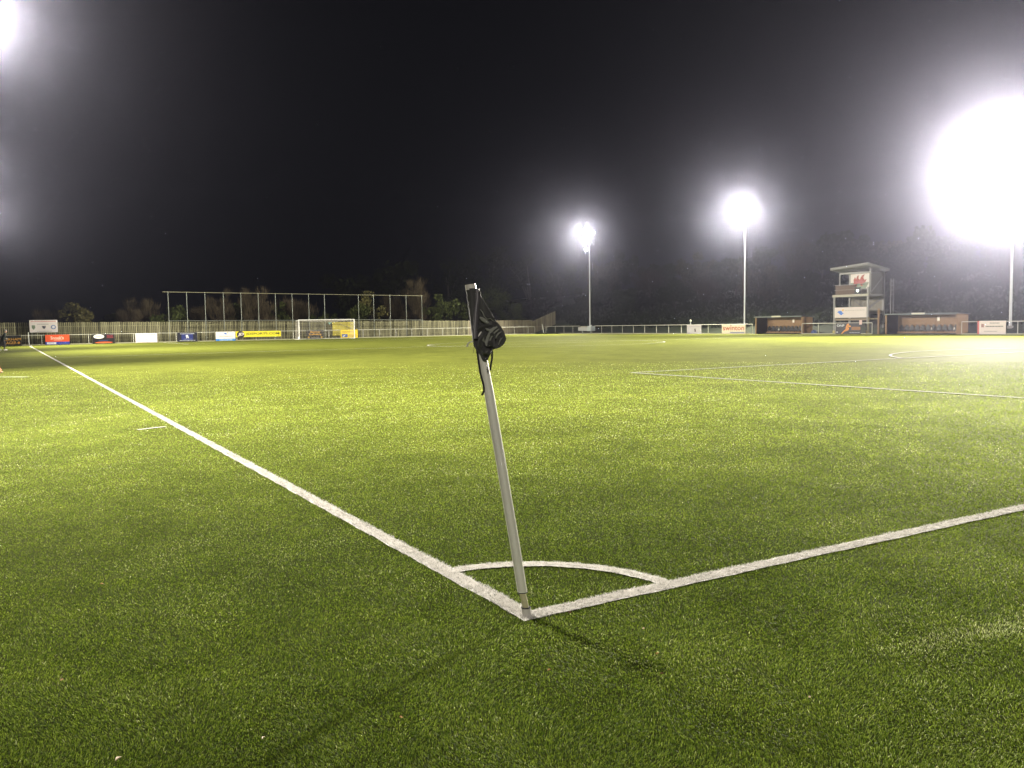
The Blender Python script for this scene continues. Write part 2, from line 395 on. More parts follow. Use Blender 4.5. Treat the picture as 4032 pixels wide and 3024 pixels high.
# folds bunched at the lower corner
M_print = mat('grey_print', (.20, .205, .19), .8, noise=.25, nscale=60)
folds = [[(640, 790), (688, 868), (730, 955), (764, 1052), (742, 1112), (690, 1168), (625, 1195)],
         [(600, 850), (655, 905), (690, 980), (700, 1070), (660, 1150), (590, 1180)],
         [(690, 905), (640, 960), (600, 1040), (590, 1110), (600, 1170)],
         [(560, 880), (520, 960), (490, 1060), (478, 1130), (500, 1180)],
         [(470, 850), (540, 900), (600, 880), (660, 830)]]
for i, pts in enumerate(folds):
    MB().tube([fp(*zp(a, b_), -.052-.006*math.sin(k+i)) for k, (a, b_) in enumerate(pts)], [.006]+[.0105+.003*math.sin(i*2+k) for k in range(len(pts)-2)]+[.007], 9, flat=.5).build('cloth_fold', M_flag, cf, True)
prints = [([(385, 575), (420, 620), (450, 690), (495, 735), (550, 725), (590, 760), (640, 780)], .0022),
          ([(378, 705), (420, 735), (480, 775), (530, 815)], .0080),
          ([(470, 880), (500, 905), (540, 915), (590, 885), (620, 850)], .0055),
          ([(660, 855), (600, 890), (545, 950), (505, 1030), (480, 1110), (485, 1165)], .0060),
          ([(690, 890), (640, 930), (590, 980), (550, 1050), (530, 1120), (535, 1170)], .0035),
          ([(470, 1000), (432, 1010), (428, 1060), (450, 1105)], .0052),
          ([(725, 935), (680, 965), (645, 1010), (635, 1050)], .0034),
          ([(742, 1030), (700, 1085), (680, 1150)], .0028)]
for pts, r in prints:
    MB().tube([fp(*zp(a, b_), -.066-.008*math.sin(k*1.3)) for k, (a, b_) in enumerate(pts)], [r*.6]+[r*1.3]*(len(pts)-2)+[r*.6], 6, flat=.5).build('printed_scroll', M_print, cf, True)
def ribbon(name, pts, r, m, dep=-.03):
    MB().tube([fp(*(zp(a, b_) if len(pts[0]) == 2 else (a, b_)), dep) for a, b_ in pts], r, 6, flat=.35).build(name, m, cf, True)
M_strap = mat('black_strap', (.014, .012, .012), .7)
ribbon('strap', [(325, 1215), (335, 1290), (350, 1400), (365, 1500), (380, 1600), (402, 1690), (425, 1770), (440, 1850), (438, 1905), (418, 1950), (402, 1968)], .0058, M_strap, -.028)
ribbon('strap', [(560, 1190), (572, 1280), (570, 1380), (552, 1470), (540, 1570)], .0058, M_strap, -.012)
ribbon('strap', [(548, 1200), (530, 1290), (505, 1360), (492, 1400)], .0035, M_strap, -.03)
ribbon('torn_ribbon', [(262, 1095), (225, 1100), (190, 1120), (170, 1150), (166, 1185)], [.003, .003, .0035, .0045, .0042], mat('pale_ribbon', (.45, .45, .38), .7), -.02)
ribbon('loose_thread', [(278, 1150), (282, 1190), (274, 1240), (268, 1282)], .0012, M_strap, -.03)
ribbon('loose_thread', [(318, 1210), (314, 1250), (320, 1290)], .0012, M_strap, -.03)
mb = MB(); mb.box(fp(*zp(360, 238), -.01), (.016, .004, .003), Matrix.Rotation(-.53, 3, 'Z')); mb.build('cable_tie', M_tip, cf)
# small runner mark printed on the pole
mb = MB()
for pts in ([(495, 1508), (505, 1540), (500, 1560), (503, 1590), (505, 1622)], [(482, 1548), (500, 1556), (518, 1575), (516, 1590)], [(490, 1590), (505, 1580)]):
    mb.tube([fp(*zp(a, b_), -.0245) for a, b_ in pts], .0016, 6)
mb.build('printed_mark', M_black, cf)

# ------------------------------------------------------------------ fallen leaves
M_leaf = [mat('leaf_tan', (.42, .27, .12), .7, noise=.3, nscale=60), mat('leaf_pale', (.6, .5, .38), .7, noise=.2, nscale=60), mat('leaf_brown', (.13, .05, .03), .7)]
leafs = [(-1.03,-.74,0,'tan leaf curled on the grass in front of the corner'), (-1.52,-.62,1,'pale leaf lying on the turf left of the tan curled leaf'), (.20,-.78,0,'small orange leaf beside the end of the flag shadow'),
 (.35,-.50,1,'pale upright leaf right of the flag shadow'), (-.31,-.67,0,'orange leaf on the grass straight below the flag base'), (.41,-1.45,1,'whitish leaf lying on the turf at the lower right'),
 (-1.84,1.81,0,'lone tan leaf on the grass outside the touchline'), (-2.12,.37,0,'faded leaf near the left edge of the grass'), (-1.99,-.5,1,'pale leaf at the lower left corner of the grass'),
 (1.0,.45,2,'dark red leaf just outside the corner arc'), (.07,-.96,2,'dark brown leaf in the grass beyond the flag shadow'), (.18,-.11,2,'dark leaf crumb beside the goal line near the flag')]
for i, (x, y, k, lb) in enumerate(leafs):
    mb = MB(); a = random.random()*6; s = random.uniform(.007, .011); c, d = math.cos(a), math.sin(a)
    prof = [(-1.3, 0), (-.8, .45), (0, .62), (.7, .4), (1.3, 0), (.7, -.4), (0, -.62), (-.8, -.45)]
    for px, py in prof: mb.v.append((x+(px*c-py*d)*s, y+(px*d+py*c)*s, .019+abs(py)*s*.9+.002*math.sin(px*3)))
    mb.v.append((x, y, .017)); mb.f = [(j, (j+1) % 8, 8) for j in range(8)]
    tag(mb.build('fallen_leaf', M_leaf[k]), lb, 'leaf', 'fallen leaves on the turf')

# ------------------------------------------------------------------ floodlight masts
M_galv = mat('galvanised', (.42, .43, .44), .45, .6, noise=.15, nscale=3)
M_house = mat('lamp_housing', (.16, .16, .17), .5, .4)
M_lens = bpy.data.materials.new('lamp_glass'); M_lens.use_nodes = True
_b = M_lens.node_tree.nodes['Principled BSDF']; _b.inputs['Emission Color'].default_value = (.93, .96, 1, 1); _b.inputs['Emission Strength'].default_value = 60
try: M_lens.cycles.emission_sampling = 'NONE'
except Exception: pass
mast_label = ['floodlight mast just behind the near corner', 'floodlight mast at the top left edge of the photo', 'second floodlight mast beyond the left edge', 'farthest floodlight mast beyond the left edge',
 'floodlight mast beyond the right edge of the photo', 'brightest floodlight mast, behind the board with red edge at far right', 'tall floodlight mast behind the orange lettered board', 'farthest floodlight mast, above the stack of grey boxes', 'shorter floodlight mast standing behind the photographer']
for (x, y, h, I, aim, cone), lb in zip(MASTS, mast_label):
    zb = bank(x, y)-.1
    t = thing('floodlight_mast', (x, y, zb), lb, 'floodlight', 'floodlight masts round the pitch')
    sx = 1 if x < 30 else -1
    MB().tube([(x, y, zb), (x, y, 1.4), (x, y, h*.55), (x, y, h+.5)], [.15, .12, .09, .055], 14).build('pole', M_galv, t, True)
    MB().tube([(x, y, zb), (x, y, zb+.25)], .24, 12).build('base', mat('concrete', (.3, .29, .27), .9, noise=.2), t)
    d = Vector((aim[0]-x, aim[1]-y, 0)).normalized(); pr = Vector((-d.y, d.x, 0))
    MB().box((x, y, h), (.1, .1, .1)).tube([Vector((x, y, h))-pr*1.15, Vector((x, y, h))+pr*1.15], .04, 8).build('crossarm', M_galv, t)
    dn = (d*.85-Vector((0, 0, .5))).normalized()
    up_ = pr.cross(dn)*-1; up_ = up_ if up_.z > 0 else -up_
    rot = Matrix((pr, dn, up_)).transposed()
    for k in (-1, 0, 1):
        c = Vector((x, y, h+.05+(.35 if k == 0 else 0))) + pr*k*.85 + d*.22
        bm_ = MB().box(c-dn*.1, (.62, .22, .52), rot)
        bm_.box(c-dn*.26, (.34, .16, .30), rot)
        hs = bm_.build('lamp_housing', M_house, t)
        pts = [c+dn*.024+pr*math.cos(a)*.27+up_*math.sin(a)*.22 for a in [2*PI*i/16 for i in range(16)]]
        pts2 = [p-dn*.012 for p in pts]
        m2 = MB(); m2.add(pts+pts2, [tuple(range(16)), tuple(reversed(range(16, 32)))]+[(i, (i+1) % 16, 16+(i+1) % 16, 16+i) for i in range(16)])
        m2.build('lamp_glass', M_lens, hs)
    ld = bpy.data.lights.new('lamp_light', 'SPOT'); ld.energy = I*4*PI; ld.color = (1, .93, .80); ld.shadow_soft_size = .13
    ld.spot_size = math.radians(cone); ld.spot_blend = 1
    lo = bpy.data.objects.new('lamp_light', ld); COL.objects.link(lo); lo.parent = t
    lp = Vector((x, y, h+.1)) + d*.85; lo.location = lp - Vector((x, y, zb))
    lo.rotation_euler = (Vector(aim)-lp).to_track_quat('-Z', 'Y').to_euler()
    if y > 100 and x > 50:
        c = Vector((x, y, 12.6))+pr*.45+d*.2
        if (c-CAM).dot(_r)/(c-CAM).dot(_f) > (Vector((x, y, 12.6))-CAM).dot(_r)/(Vector((x, y, 12.6))-CAM).dot(_f): c = Vector((x, y, 12.6))-pr*.45+d*.2
        hs = MB().box(c-dn*.1, (.55, .2, .26), rot).tube([(x, y, 12.6), c-dn*.2], .03, 6).build('lamp_housing', M_house, t, label='small lower lamp below the main lamps')
        MB().box(c+dn*.01, (.5, .012, .22), rot).build('lamp_glass', M_lens, hs)

# ------------------------------------------------------------------ barriers
M_rail = mat('rail_paint', (.55, .55, .48), .5, noise=.12, nscale=2)
M_kerb = mat('kerb', (.40, .39, .27), .8, noise=.25, nscale=3)
bar = thing('pitch_barrier', (30, 108, 0), 'white tubular barrier rail behind the far goal', 'barrier', 'barriers round the pitch')
px = -15.6
while px < 68.2:
    MB().tube([(px, 108, 0), (px, 108, 1.1)], .03, 8).build('post', M_rail, bar); px += 2.42
MB().tube([(-15.6, 108, 1.12), (20, 108, 1.13), (40, 108, 1.11), (67.8, 108, 1.12)], .032, 8).build('top_rail', M_rail, bar)
MB().b2((-15.6, 107.97, 0), (67.8, 108.03, .09)).build('bottom_rail', M_kerb, bar)
bar2 = thing('pitch_barrier', (71, 60, 0), 'white tubular barrier rail along the dugout side of the pitch', 'barrier', 'barriers round the pitch')
segs = [(109.4, 66.35), (59.35, 50.75), (41.6, -5)]
for y0, y1 in segs:
    n_ = max(1, round((y0-y1)/2.42)); st = (y0-y1)/n_
    for i in range(n_+1): MB().tube([(71, y0-i*st, 0), (71, y0-i*st, 1.1)], .03, 8).build('post', M_rail, bar2)
    if y0 > 100: parts = [(y0, 100.4), (96.7, y1)]
    else: parts = [(y0, y1)]
    for a_, b_ in parts: MB().tube([(71, a_, 1.12), (71, b_, 1.12)], .033, 8).build('top_rail', M_rail, bar2)
    MB().b2((70.97, y1, 0), (71.03, y0, .10)).build('bottom_rail', M_kerb, bar2)
MB().tube([(71, 41.6, 1.12), (72.0, 41.6, 1.12)], .033, 8).build('top_rail', M_rail, bar2)
gt = thing('barrier_gate', (69, 108, 0), 'gate frame in the gap at the far corner of the barriers', 'gate')
for gx_ in (68.25, 70.3): MB().tube([(gx_, 108.6, 0), (gx_, 108.6, 1.12)], .03, 8).build('post', M_rail, gt)
MB().tube([(68.25, 108.6, 1.1), (70.3, 108.6, 1.1)], .022, 8).build('rail', mat('rust_rail', (.35, .28, .18), .6), gt)

# ------------------------------------------------------------------ wooden fences
def wood(name, a, b_, c):
    m = bpy.data.materials.new(name); m.use_nodes = True; n = m.node_tree; bs = n.nodes['Principled BSDF']; bs.inputs['Roughness'].default_value = .85
    g = n.nodes.new('ShaderNodeNewGeometry'); mp = n.nodes.new('ShaderNodeMapping'); mp.inputs['Scale'].default_value = (3.1, 3.1, .35)
    z = n.nodes.new('ShaderNodeTexNoise'); z.inputs['Scale'].default_value = 1.6; z.inputs['Detail'].default_value = 6
    n.links.new(g.outputs['Position'], mp.inputs[0]); n.links.new(mp.outputs[0], z.inputs['Vector'])
    mw = n.nodes.new('ShaderNodeMath'); mw.operation = 'ADD'; mw.use_clamp = True
    ms = n.nodes.new('ShaderNodeMath'); ms.operation = 'MULTIPLY_ADD'; ms.inputs[1].default_value = .34; ms.inputs[2].default_value = -.17
    n.links.new(g.outputs['Random Per Island'], ms.inputs[0]); n.links.new(z.outputs[0], mw.inputs[0]); n.links.new(ms.outputs[0], mw.inputs[1])
    r = n.nodes.new('ShaderNodeValToRGB'); e = r.color_ramp.elements
    e[0].position, e[0].color = .22, lin(a); e[1].position, e[1].color = .8, lin(c); q_ = e.new(.5); q_.color = lin(b_)
    n.links.new(mw.outputs[0], r.inputs[0]); n.links.new(r.outputs[0], bs.inputs['Base Color']); return m
M_wood = wood('weathered_boards', (.07, .068, .036), (.20, .19, .105), (.33, .315, .19))
M_wood2 = wood('close_boards', (.11, .095, .06), (.19, .165, .11), (.27, .24, .16))
fe = thing('wooden_fence', (20, 110.4, 0), 'tall weathered fence of spaced upright boards behind the far goal', 'fence')
mb = MB(); x = -24.
while x < 57.6:
    w = random.uniform(.115, .135); zt = np.interp(x, [-24, 0, 25, 42, 57], [2.66, 2.62, 2.46, 2.36, 2.2])+random.uniform(-.03, .03)
    mb.box((x, 110.4+random.uniform(-.008, .008), zt/2), (w, .022, zt)); x += .205
mb.build('boards', M_wood, fe, kind='stuff')
mb = MB()
for z in (.45, 1.4, 2.1): mb.b2((-24, 110.42, z-.04), (57.6, 110.46, z+.04))
mb.build('backing_rails', M_wood, fe)
mb = MB(); x = -23.9
while x < 57.6: mb.box((x, 110.6, 1.05), (.012, .012, .012)); x += 60
back = MB().b2((-24, 110.475, 0), (57.6, 110.5, 2.15)); back.build('inner_boards', wood('dark_boards', (.03, .03, .018), (.05, .045, .028), (.07, .065, .04)), fe)
fe2 = thing('wooden_fence', (62, 110.5, 0), 'close-boarded brown fence right of the flag, level along its top', 'fence')
mb = MB(); x = 57.75
while x < 69: mb.box((x, 110.5+random.uniform(-.006, .006), 1.08), (.135, .02, 2.16+random.uniform(-.02, .02))); x += .142
mb.build('boards', M_wood2, fe2, kind='stuff')
for x in (57.72, 61.5, 65.3): MB().box((x, 110.44, 1.12), (.12, .08, 2.24)).build('post', M_wood2, fe2)
fe3 = thing('wooden_fence', (72, 110.6, 0), 'close-boarded fence climbing the bank at the far right corner', 'fence')
mb = MB(); x = 69.1
while x < 73.4:
    zb = bank(x, 110.6)-.2; h = 2.1+max(0, x-69)*.02; mb.box((x, 110.6+random.uniform(-.006, .006), zb+h/2), (.135, .02, h)); x += .142
mb.build('boards', M_wood2, fe3, kind='stuff')

# ------------------------------------------------------------------ ball-stop frame
bs_ = thing('ball_stop_frame', (37, 109.8, 0), 'tall steel ball-stop frame of posts and rails above the far fence', 'ball stop')
M_steel = mat('steel_frame', (.20, .22, .19), .5, .3, noise=.2)
us = [663, 736, 808, 880.5, 949.4, 1017.7, 1085, 1150.6, 1215.7, 1277.7, 1411.4, 1471.4, 1536, 1599, 1661]
def x_on(u_, Y, v_=1200):
    d_ = _f + _r*((u_-2016)/FPX) - _u*((v_-1512)/FPX); t_ = (Y-CAM.y)/d_.y; return CAM.x+d_.x*t_
for u_ in us:
    x = x_on(u_, 109.8); MB().tube([(x, 109.8, 0), (x, 109.8, 6.25-.009*(x-15))], .034, 8).build('post', M_steel, bs_)
MB().tube([(x_on(642, 109.8), 109.8, 6.2), (x_on(1665, 109.8), 109.8, 5.84)], .033, 8).build('top_rail', mat('top_rail_paint', (.26, .25, .16), .5), bs_)
MB().tube([(x_on(663, 109.8), 109.8, 2.62), (x_on(1277, 109.8), 109.8, 2.5)], .035, 8).build('lower_rail', M_steel, bs_)
MB().tube([(x_on(1277, 109.8), 109.8, 2.6), (x_on(1665, 109.8), 109.8, 2.35)], .035, 8).build('lower_rail', M_steel, bs_)
for i in (2, 5, 8, 12):
    x = x_on(us[i], 109.8); MB().tube([(x, 109.8, 3.2), (x, 111.6, .0)], .03, 6).build('stay', M_steel, bs_)

# ------------------------------------------------------------------ far goal
M_white = mat('goal_white', (.78, .78, .74), .35)
M_net = mat('net_cord', (.55, .52, .47), .8)
g = thing('goal', (34, 105, 0), 'white goal frame with net at the far end of the pitch', 'goal')
for x in (34-3.72, 34+3.72): MB().tube([(x, 105, 0), (x, 105, 2.5)], .06, 12).build('post', M_white, g, True)
MB().tube([(34-3.78, 105, 2.5), (34+3.78, 105, 2.5)], .06, 12).build('crossbar', M_white, g, True)
MB().b2((34-3.7, 106.95, 0), (34+3.7, 107.02, .05)).build('ground_bar', M_white, g)
for x in (34-3.72, 34+3.72): MB().tube([(x, 105, 2.5), (x, 106.3, 2.42)], .02, 6).build('net_stay', M_white, g)
for x in (34-3.72, 34+3.72): MB().b2((x-.03, 105, 0), (x+.03, 107, .05)).build('side_bar', M_white, g)
mb = MB(); cw = .0055
def cord(a, b_): mb.tube([a, b_], cw, 3, cap=False)
def netpt(x, s):
    # s 0..1 along roof, 1..2 down the back
    sag = .16*math.sin(PI*(x-30.28)/7.44)
    if s <= 1: return (x, 105+1.4*s, 2.48-.06*s-sag*s)
    q_ = s-1; return (x, 106.4+.55*q_-.12*math.sin(PI*q_), (2.42-sag)*(1-q_)+.03)
for i in range(38):
    x = 30.28+7.44*i/37
    pts = [netpt(x, s) for s in (0, .5, 1, 1.25, 1.5, 1.75, 2)]
    mb.tube(pts, cw, 3, cap=False)
for j in range(20):
    s = j/19*2; mb.tube([netpt(30.28+7.44*i/12, s) for i in range(13)], cw, 3, cap=False)
for x in (30.28, 37.72):
    for i in range(11):
        y = 105+1.9*i/10; zt = 2.45 if y < 106.4 else 2.45*(1-(y-106.4)/.6)
        cord((x, y, .02), (x, y, max(.1, zt)))
    for j in range(13): cord((x, 105, 2.4*j/12), (x, 106.4+.55*(1-j/12), 2.4*j/12))
mb.build('net', M_net, g, kind='stuff')
nb = MB(); yb = M_wood
tag(MB().tube([(30.7, 106.6, 0), (30.7, 106.6, .36)], [.11, .15], 10).build('bucket', mat('white_plastic', (.8, .8, .78), .4)), 'small white bucket standing in the mouth of the far goal', 'bucket')
yp = thing('yellow_panel', (37.9, 110.2, 0), 'plain yellow panel leaning on the fence behind the far goal', 'panel')
M_yel = mat('yellow_sheet', (.42, .36, .035), .6, noise=.3, nscale=1.2)
MB().b2((36.5, 110.2, .35), (39.55, 110.24, 2.2)).build('sheet', M_yel, yp)
MB().b2((36.55, 110.17, 1.1), (39.5, 110.198, 1.16)).build('batten', M_wood2, yp)
MB().tube([(37.4, 110.15, 2.0), (39.3, 110.15, 1.3)], .03, 6).build('brace', M_wood2, yp)
tl = thing('wall_lamp', (36.15, 110.3, 2.05), 'small pale teal fitting fixed high on the fence behind the goal', 'lamp')
mt = mat('teal_metal', (.25, .48, .42), .5)
MB().box((36.15, 110.27, 2.12), (.42, .12, .09)).build('hood', mt, tl); MB().box((36.15, 110.3, 2.0), (.16, .08, .14)).build('bracket', mt, tl)

# ------------------------------------------------------------------ printed boards
_txt = {}
def text_polys(s, bold=.0):
    key = (s, bold)
    if key in _txt: return _txt[key]
    c = bpy.data.curves.new('t', 'FONT'); c.body = s; c.offset = bold; c.resolution_u = 3
    o = bpy.data.objects.new('t', c); COL.objects.link(o); bpy.context.view_layer.update()
    me = bpy.data.meshes.new_from_object(o.evaluated_get(bpy.context.evaluated_depsgraph_get()))
    V = [tuple(v.co) for v in me.vertices]; F = [tuple(p.vertices) for p in me.polygons]
    bpy.data.objects.remove(o); bpy.data.meshes.remove(me); bpy.data.curves.remove(c)
    x0 = min(v[0] for v in V); x1 = max(v[0] for v in V); y0 = min(v[1] for v in V); y1 = max(v[1] for v in V)
    V = [((v[0]-x0)/(x1-x0), (v[1]-y0)/(y1-y0)) for v in V]; _txt[key] = (V, F); return _txt[key]
def pmat(c): 
    c = lin(c); k = 'print_%.3f_%.3f_%.3f' % c[:3]
    return mat(k, c, .5, noise=.04, nscale=5)
class Board:
    """flat board: o = lower left as seen from the pitch, r = direction to the viewer's right, w x h metres"""
    def __init__(s, o, r, w, h, col, label, name='advertising_board', thick=.03, cat='advertising board', group='advertising boards on the barriers'):
        s.o = Vector(o); s.r = Vector(r); s.n = Vector((0, 0, 1)).cross(s.r)*-1; s.w, s.h = w, h; s.k = 1
        # outward normal (towards the pitch)
        s.n = Vector((-s.r.y*-1, -s.r.x, 0)) if False else Vector((s.r.y, -s.r.x, 0))
        s.t = thing(name, s.o, label, cat, group)
        mb = MB(); P_ = [s.o, s.o+s.r*w, s.o+s.r*w+Vector((0,0,h)), s.o+Vector((0,0,h))]
        mb.add(P_+[p-s.n*thick for p in P_], [(0,1,2,3),(7,6,5,4),(0,4,5,1),(1,5,6,2),(2,6,7,3),(3,7,4,0)])
        mb.build('panel', pmat(col), s.t)
    def P(s, x, y): return s.o + s.r*(x*s.w) + Vector((0, 0, y*s.h)) + s.n*(.003*s.k)
    def poly(s, name, pts, col):
        mb = MB(); mb.add([s.P(*p) for p in pts], [tuple(range(len(pts)))]); mb.build(name, pmat(col), s.t); s.k += 1; return s
    def rect(s, name, x0, y0, x1, y1, col): return s.poly(name, [(x0, y0), (x1, y0), (x1, y1), (x0, y1)], col)
    def disc(s, name, cx, cy, rx, ry, col, n=24): return s.poly(name, [(cx+rx*math.cos(2*PI*i/n), cy+ry*math.sin(2*PI*i/n)) for i in range(n)], col)
    def text(s, t, x0, y0, x1, y1, col, bold=.0, slant=0, name='lettering'):
        V, F = text_polys(t, bold); mb = MB()
        mb.add([s.P(x0+(x1-x0)*a+slant*b_, y0+(y1-y0)*b_) for a, b_ in V], F); mb.build(name, pmat(col), s.t); s.k += 1; return s
    def lines(s, name, x0, y0, x1, y1, n, col, seed=1):
        # rows of print too small to read in the photograph
        rr = random.Random(seed); mb = MB(); dy = (y1-y0)/n
        for i in range(n):
            x = x0
            while x < x1-.01:
                w = min(rr.uniform(.012, .05), x1-x); y = y0+dy*i
                mb.add([s.P(*p) for p in ((x, y), (x+w, y), (x+w, y+dy*.62), (x, y+dy*.62))], [(0,1,2,3)]); x += w+.009
        mb.build(name, pmat(col), s.t); s.k += 1; return s
X_ = (1, 0, 0); YF = 107.9
def swoosh(b, cx, cy, w, h, name='bird_emblem'):
    pts = [(-.5, .15), (-.3, .42), (0, .5), (.18, .36), (.34, 0), (.5, -.18), (.28, -.2), (.2, -.46), (-.02, -.36), (-.22, -.1), (-.36, .1)]
    b.poly(name, [(cx+p[0]*w, cy+p[1]*h) for p in pts], '3f74cf')
b = Board((-3.12, YF, .02), X_, 2.44, 1.12, '0d0c0b', 'black board with gold WREXHAM LAGER lettering at the left edge')
b.text('WREXHAM', .05, .50, .97, .76, 'd09a3c', .0).text('LAGER', .32, .14, .80, .42, 'd09a3c', .0).disc('roundel', .89, .27, .06, .12, 'b07c2c')
b = Board((0.22, 109.1, 1.45), X_, 2.86, 1.42, 'cfc8c8', 'large white sign with three crests raised above the far barrier', name='club_sign', cat='sign', group='signs')
b.lines('heading', .05, .86, .95, .93, 1, 'b8404a', 3).lines('subheading', .28, .64, .68, .70, 1, '5c6474', 4)
b.poly('crest', [(.08, .58), (.20, .58), (.20, .36), (.14, .22), (.08, .36)], '6c7a6a').poly('crest', [(.44, .52), (.58, .52), (.56, .36), (.51, .26), (.46, .36)], '4c4c5c')
b.disc('crest', .845, .42, .09, .18, '6a7aa6').disc('crest_centre', .845, .42, .055, .11, 'c8c8d2').lines('footer', .26, .07, .78, .13, 1, '8a8a8a', 6)
for x in (.45, 2.85): MB().b2((x-.04, 109.14, 0), (x+.04, 109.2, 2.8)).build('post', M_steel, b.t)
b = Board((1.70, YF, .03), X_, 2.46, 1.12, 'e0562b', 'red and blue board with curly white lettering beside the white sign')
b.text('Snook\'s', .22, .52, .76, .86, 'f3e3d0', .01).lines('small_print', .36, .43, .68, .49, 1, 'f0d8c0', 2)
b.rect('blue_band', 0, 0, 1, .28, '2b3a9c').rect('white_plate', .06, .04, .44, .23, 'e6e6ee').text('JOMA', .12, .07, .36, .19, '3b4aa0').lines('small_print', .55, .10, .92, .16, 1, '7c8ad0', 9)
b = Board((6.55, YF, .03), X_, 2.40, 1.10, '14121a', 'black board with white oval and orange streak')
b.disc('white_oval', .29, .75, .24, .23, 'f2efe8').lines('oval_print', .16, .70, .42, .80, 1, 'c03a4a', 3).lines('red_print', .64, .58, .93, .94, 3, '8c3440', 5).lines('blue_print', .28, .28, .70, .42, 1, '3c4a80', 7)
b.disc('orange_streak', .50, .11, .40, .075, 'e8693c')
b = Board((11.22, YF, .03), X_, 2.44, 1.12, 'e9dfe2', 'plain white board with faint pink lettering')
b.lines('pink_print', .07, .80, .92, .92, 1, 'd8b0b0', 8).disc('faint_ring', .50, .46, .12, .24, 'e4cccc').disc('faint_centre', .50, .46, .105, .21, 'ebe1e4').poly('dot', [(.48, .34), (.53, .34), (.505, .42)], '8c5c60').lines('footer', .08, .06, .9, .09, 1, 'e0c4c4', 8)
b = Board((15.98, YF, .03), X_, 2.34, 1.12, '0e1128', 'dark blue board with a white rampant lion')
b.rect('blue_panel', .2, .16, .78, .84, '1e2c72').lines('white_print', .13, .82, .86, .93, 1, 'c8ccd8', 4)
b.poly('lion', [(.42, .36), (.45, .50), (.43, .58), (.39, .60), (.41, .66), (.46, .65), (.46, .72), (.52, .74), (.54, .66), (.53, .58), (.57, .50), (.55, .42), (.59, .37), (.55, .37), (.52, .45), (.49, .45), (.46, .37)], 'e8e8ee')
b.lines('white_print', .30, .25, .70, .31, 1, '9aa2c4', 5).lines('white_print', .10, .10, .90, .18, 1, 'c0c6cc', 6)
b = Board((20.52, YF, .03), X_, 2.40, 1.14, 'efece6', 'white board with blue bird emblem and blue foot band')
swoosh(b, .50, .77, .20, .22); b.disc('sun_dot', .60, .90, .025, .05, 'e8b878').lines('faint_print', .18, .46, .86, .58, 1, 'e0b8b4', 2)
b.rect('blue_band', 0, 0, 1, .22, '3a86d6').lines('band_print', .18, .05, .84, .17, 1, 'dcecf4', 7)
b = Board((22.97, YF-.02, .44), X_, 5.75, .74, 'e8dc1c', 'long yellow board with round black emblem, reads JDSPORTS.COM')
b.disc('black_roundel', .107, .43, .082, .60, '1a120c', 32).text('JD', .045, .14, .165, .74, 'efe6e0', .03, .018, 'emblem_letters').text('JDSPORTS.COM', .225, .28, .965, .74, '2c2606', .005)
b = Board((32.12, YF, .03), X_, 2.34, 1.10, '0c0c0e', 'black board with yellow lettering seen through the goal')
b.text('Gateway', .20, .66, .80, .94, 'e0ac50', .012, .02).text('Scaffolding', .13, .38, .86, .64, 'e0ac50', .012, .02).disc('disc', .13, .17, .065, .12, 'a8862c').disc('disc', .87, .17, .065, .12, 'a8862c').lines('small_print', .27, .13, .74, .20, 1, 'b0a898', 2)
b = Board((36.84, YF, .05), X_, 2.42, 1.10, 'e8cc20', 'yellow board with blue picture behind the right goalpost')
b.lines('faint_print', .08, .66, .74, .90, 1, 'c09c18', 4).rect('picture', .06, .08, .40, .48, '44508c').poly('picture_motif', [(.10, .10), (.18, .14), (.26, .30), (.32, .42), (.26, .38), (.18, .32), (.10, .22)], 'c8ccd8').lines('faint_print', .45, .08, .92, .46, 3, 'b89818', 8)
R_ = (0, -1, 0); XR = 70.92
b = Board((XR, 77.2, .02), R_, 2.54, 1.06, 'c9c4cc', 'white board with one dark bottle shape on the dugout-side barrier')
b.poly('bottle_shape', [(.54, .22), (.64, .24), (.62, .44), (.60, .58), (.56, .60), (.52, .50), (.55, .40)], '4a3440').lines('grey_print', .16, .82, .92, .90, 1, '9a96a4', 4).lines('grey_print', .05, .07, .22, .14, 1, '77748c', 5)
b = Board((XR, 71.16, .02), R_, 3.76, 1.10, 'e4d8c8', 'white board with large orange letters reading swinton')
b.text('swinton', .05, .36, .95, .86, 'b4401e', .012).disc('i_dot', .395, .90, .02, .05, '6a6a86').rect('grey_band', .36, .06, .96, .21, '8c8ca4').lines('band_print', .40, .10, .92, .17, 1, 'a9a9ba', 3)
b = Board((XR, 54.99, .02), R_, 3.0, 1.10, '2a2830', 'dark board with orange leaping figure under the camera tower')
b.text('ONP', .05, .66, .36, .88, 'c8ccd0', .03).poly('orange_figure', [(.22, .02), (.33, .30), (.40, .44), (.42, .70), (.46, .92), (.55, .96), (.54, .80), (.62, .74), (.60, .62), (.52, .64), (.55, .48), (.52, .34), (.36, .20), (.28, .02)], 'd08a3a')
b.rect('orange_block', .64, .36, .99, .66, '8c6038').lines('white_print', .56, .10, .96, .19, 1, 'a8acb4', 3).disc('dot', .07, .17, .035, .06, 'c4c4c8')
b = Board((XR, 40.13, .02), R_, 2.48, 1.16, 'd8ccc4', 'white board with red left edge at the far right')
b.rect('red_edge', 0, 0, .07, 1, 'b84838').lines('grey_print', .44, .76, .78, .90, 2, '8c8480', 3).lines('grey_print', .30, .54, .92, .68, 1, '6c6460', 5).rect('red_emblem', .14, .52, .24, .78, 'a0706c').lines('grey_print', .25, .18, .7, .28, 1, 'aca4a0', 5)

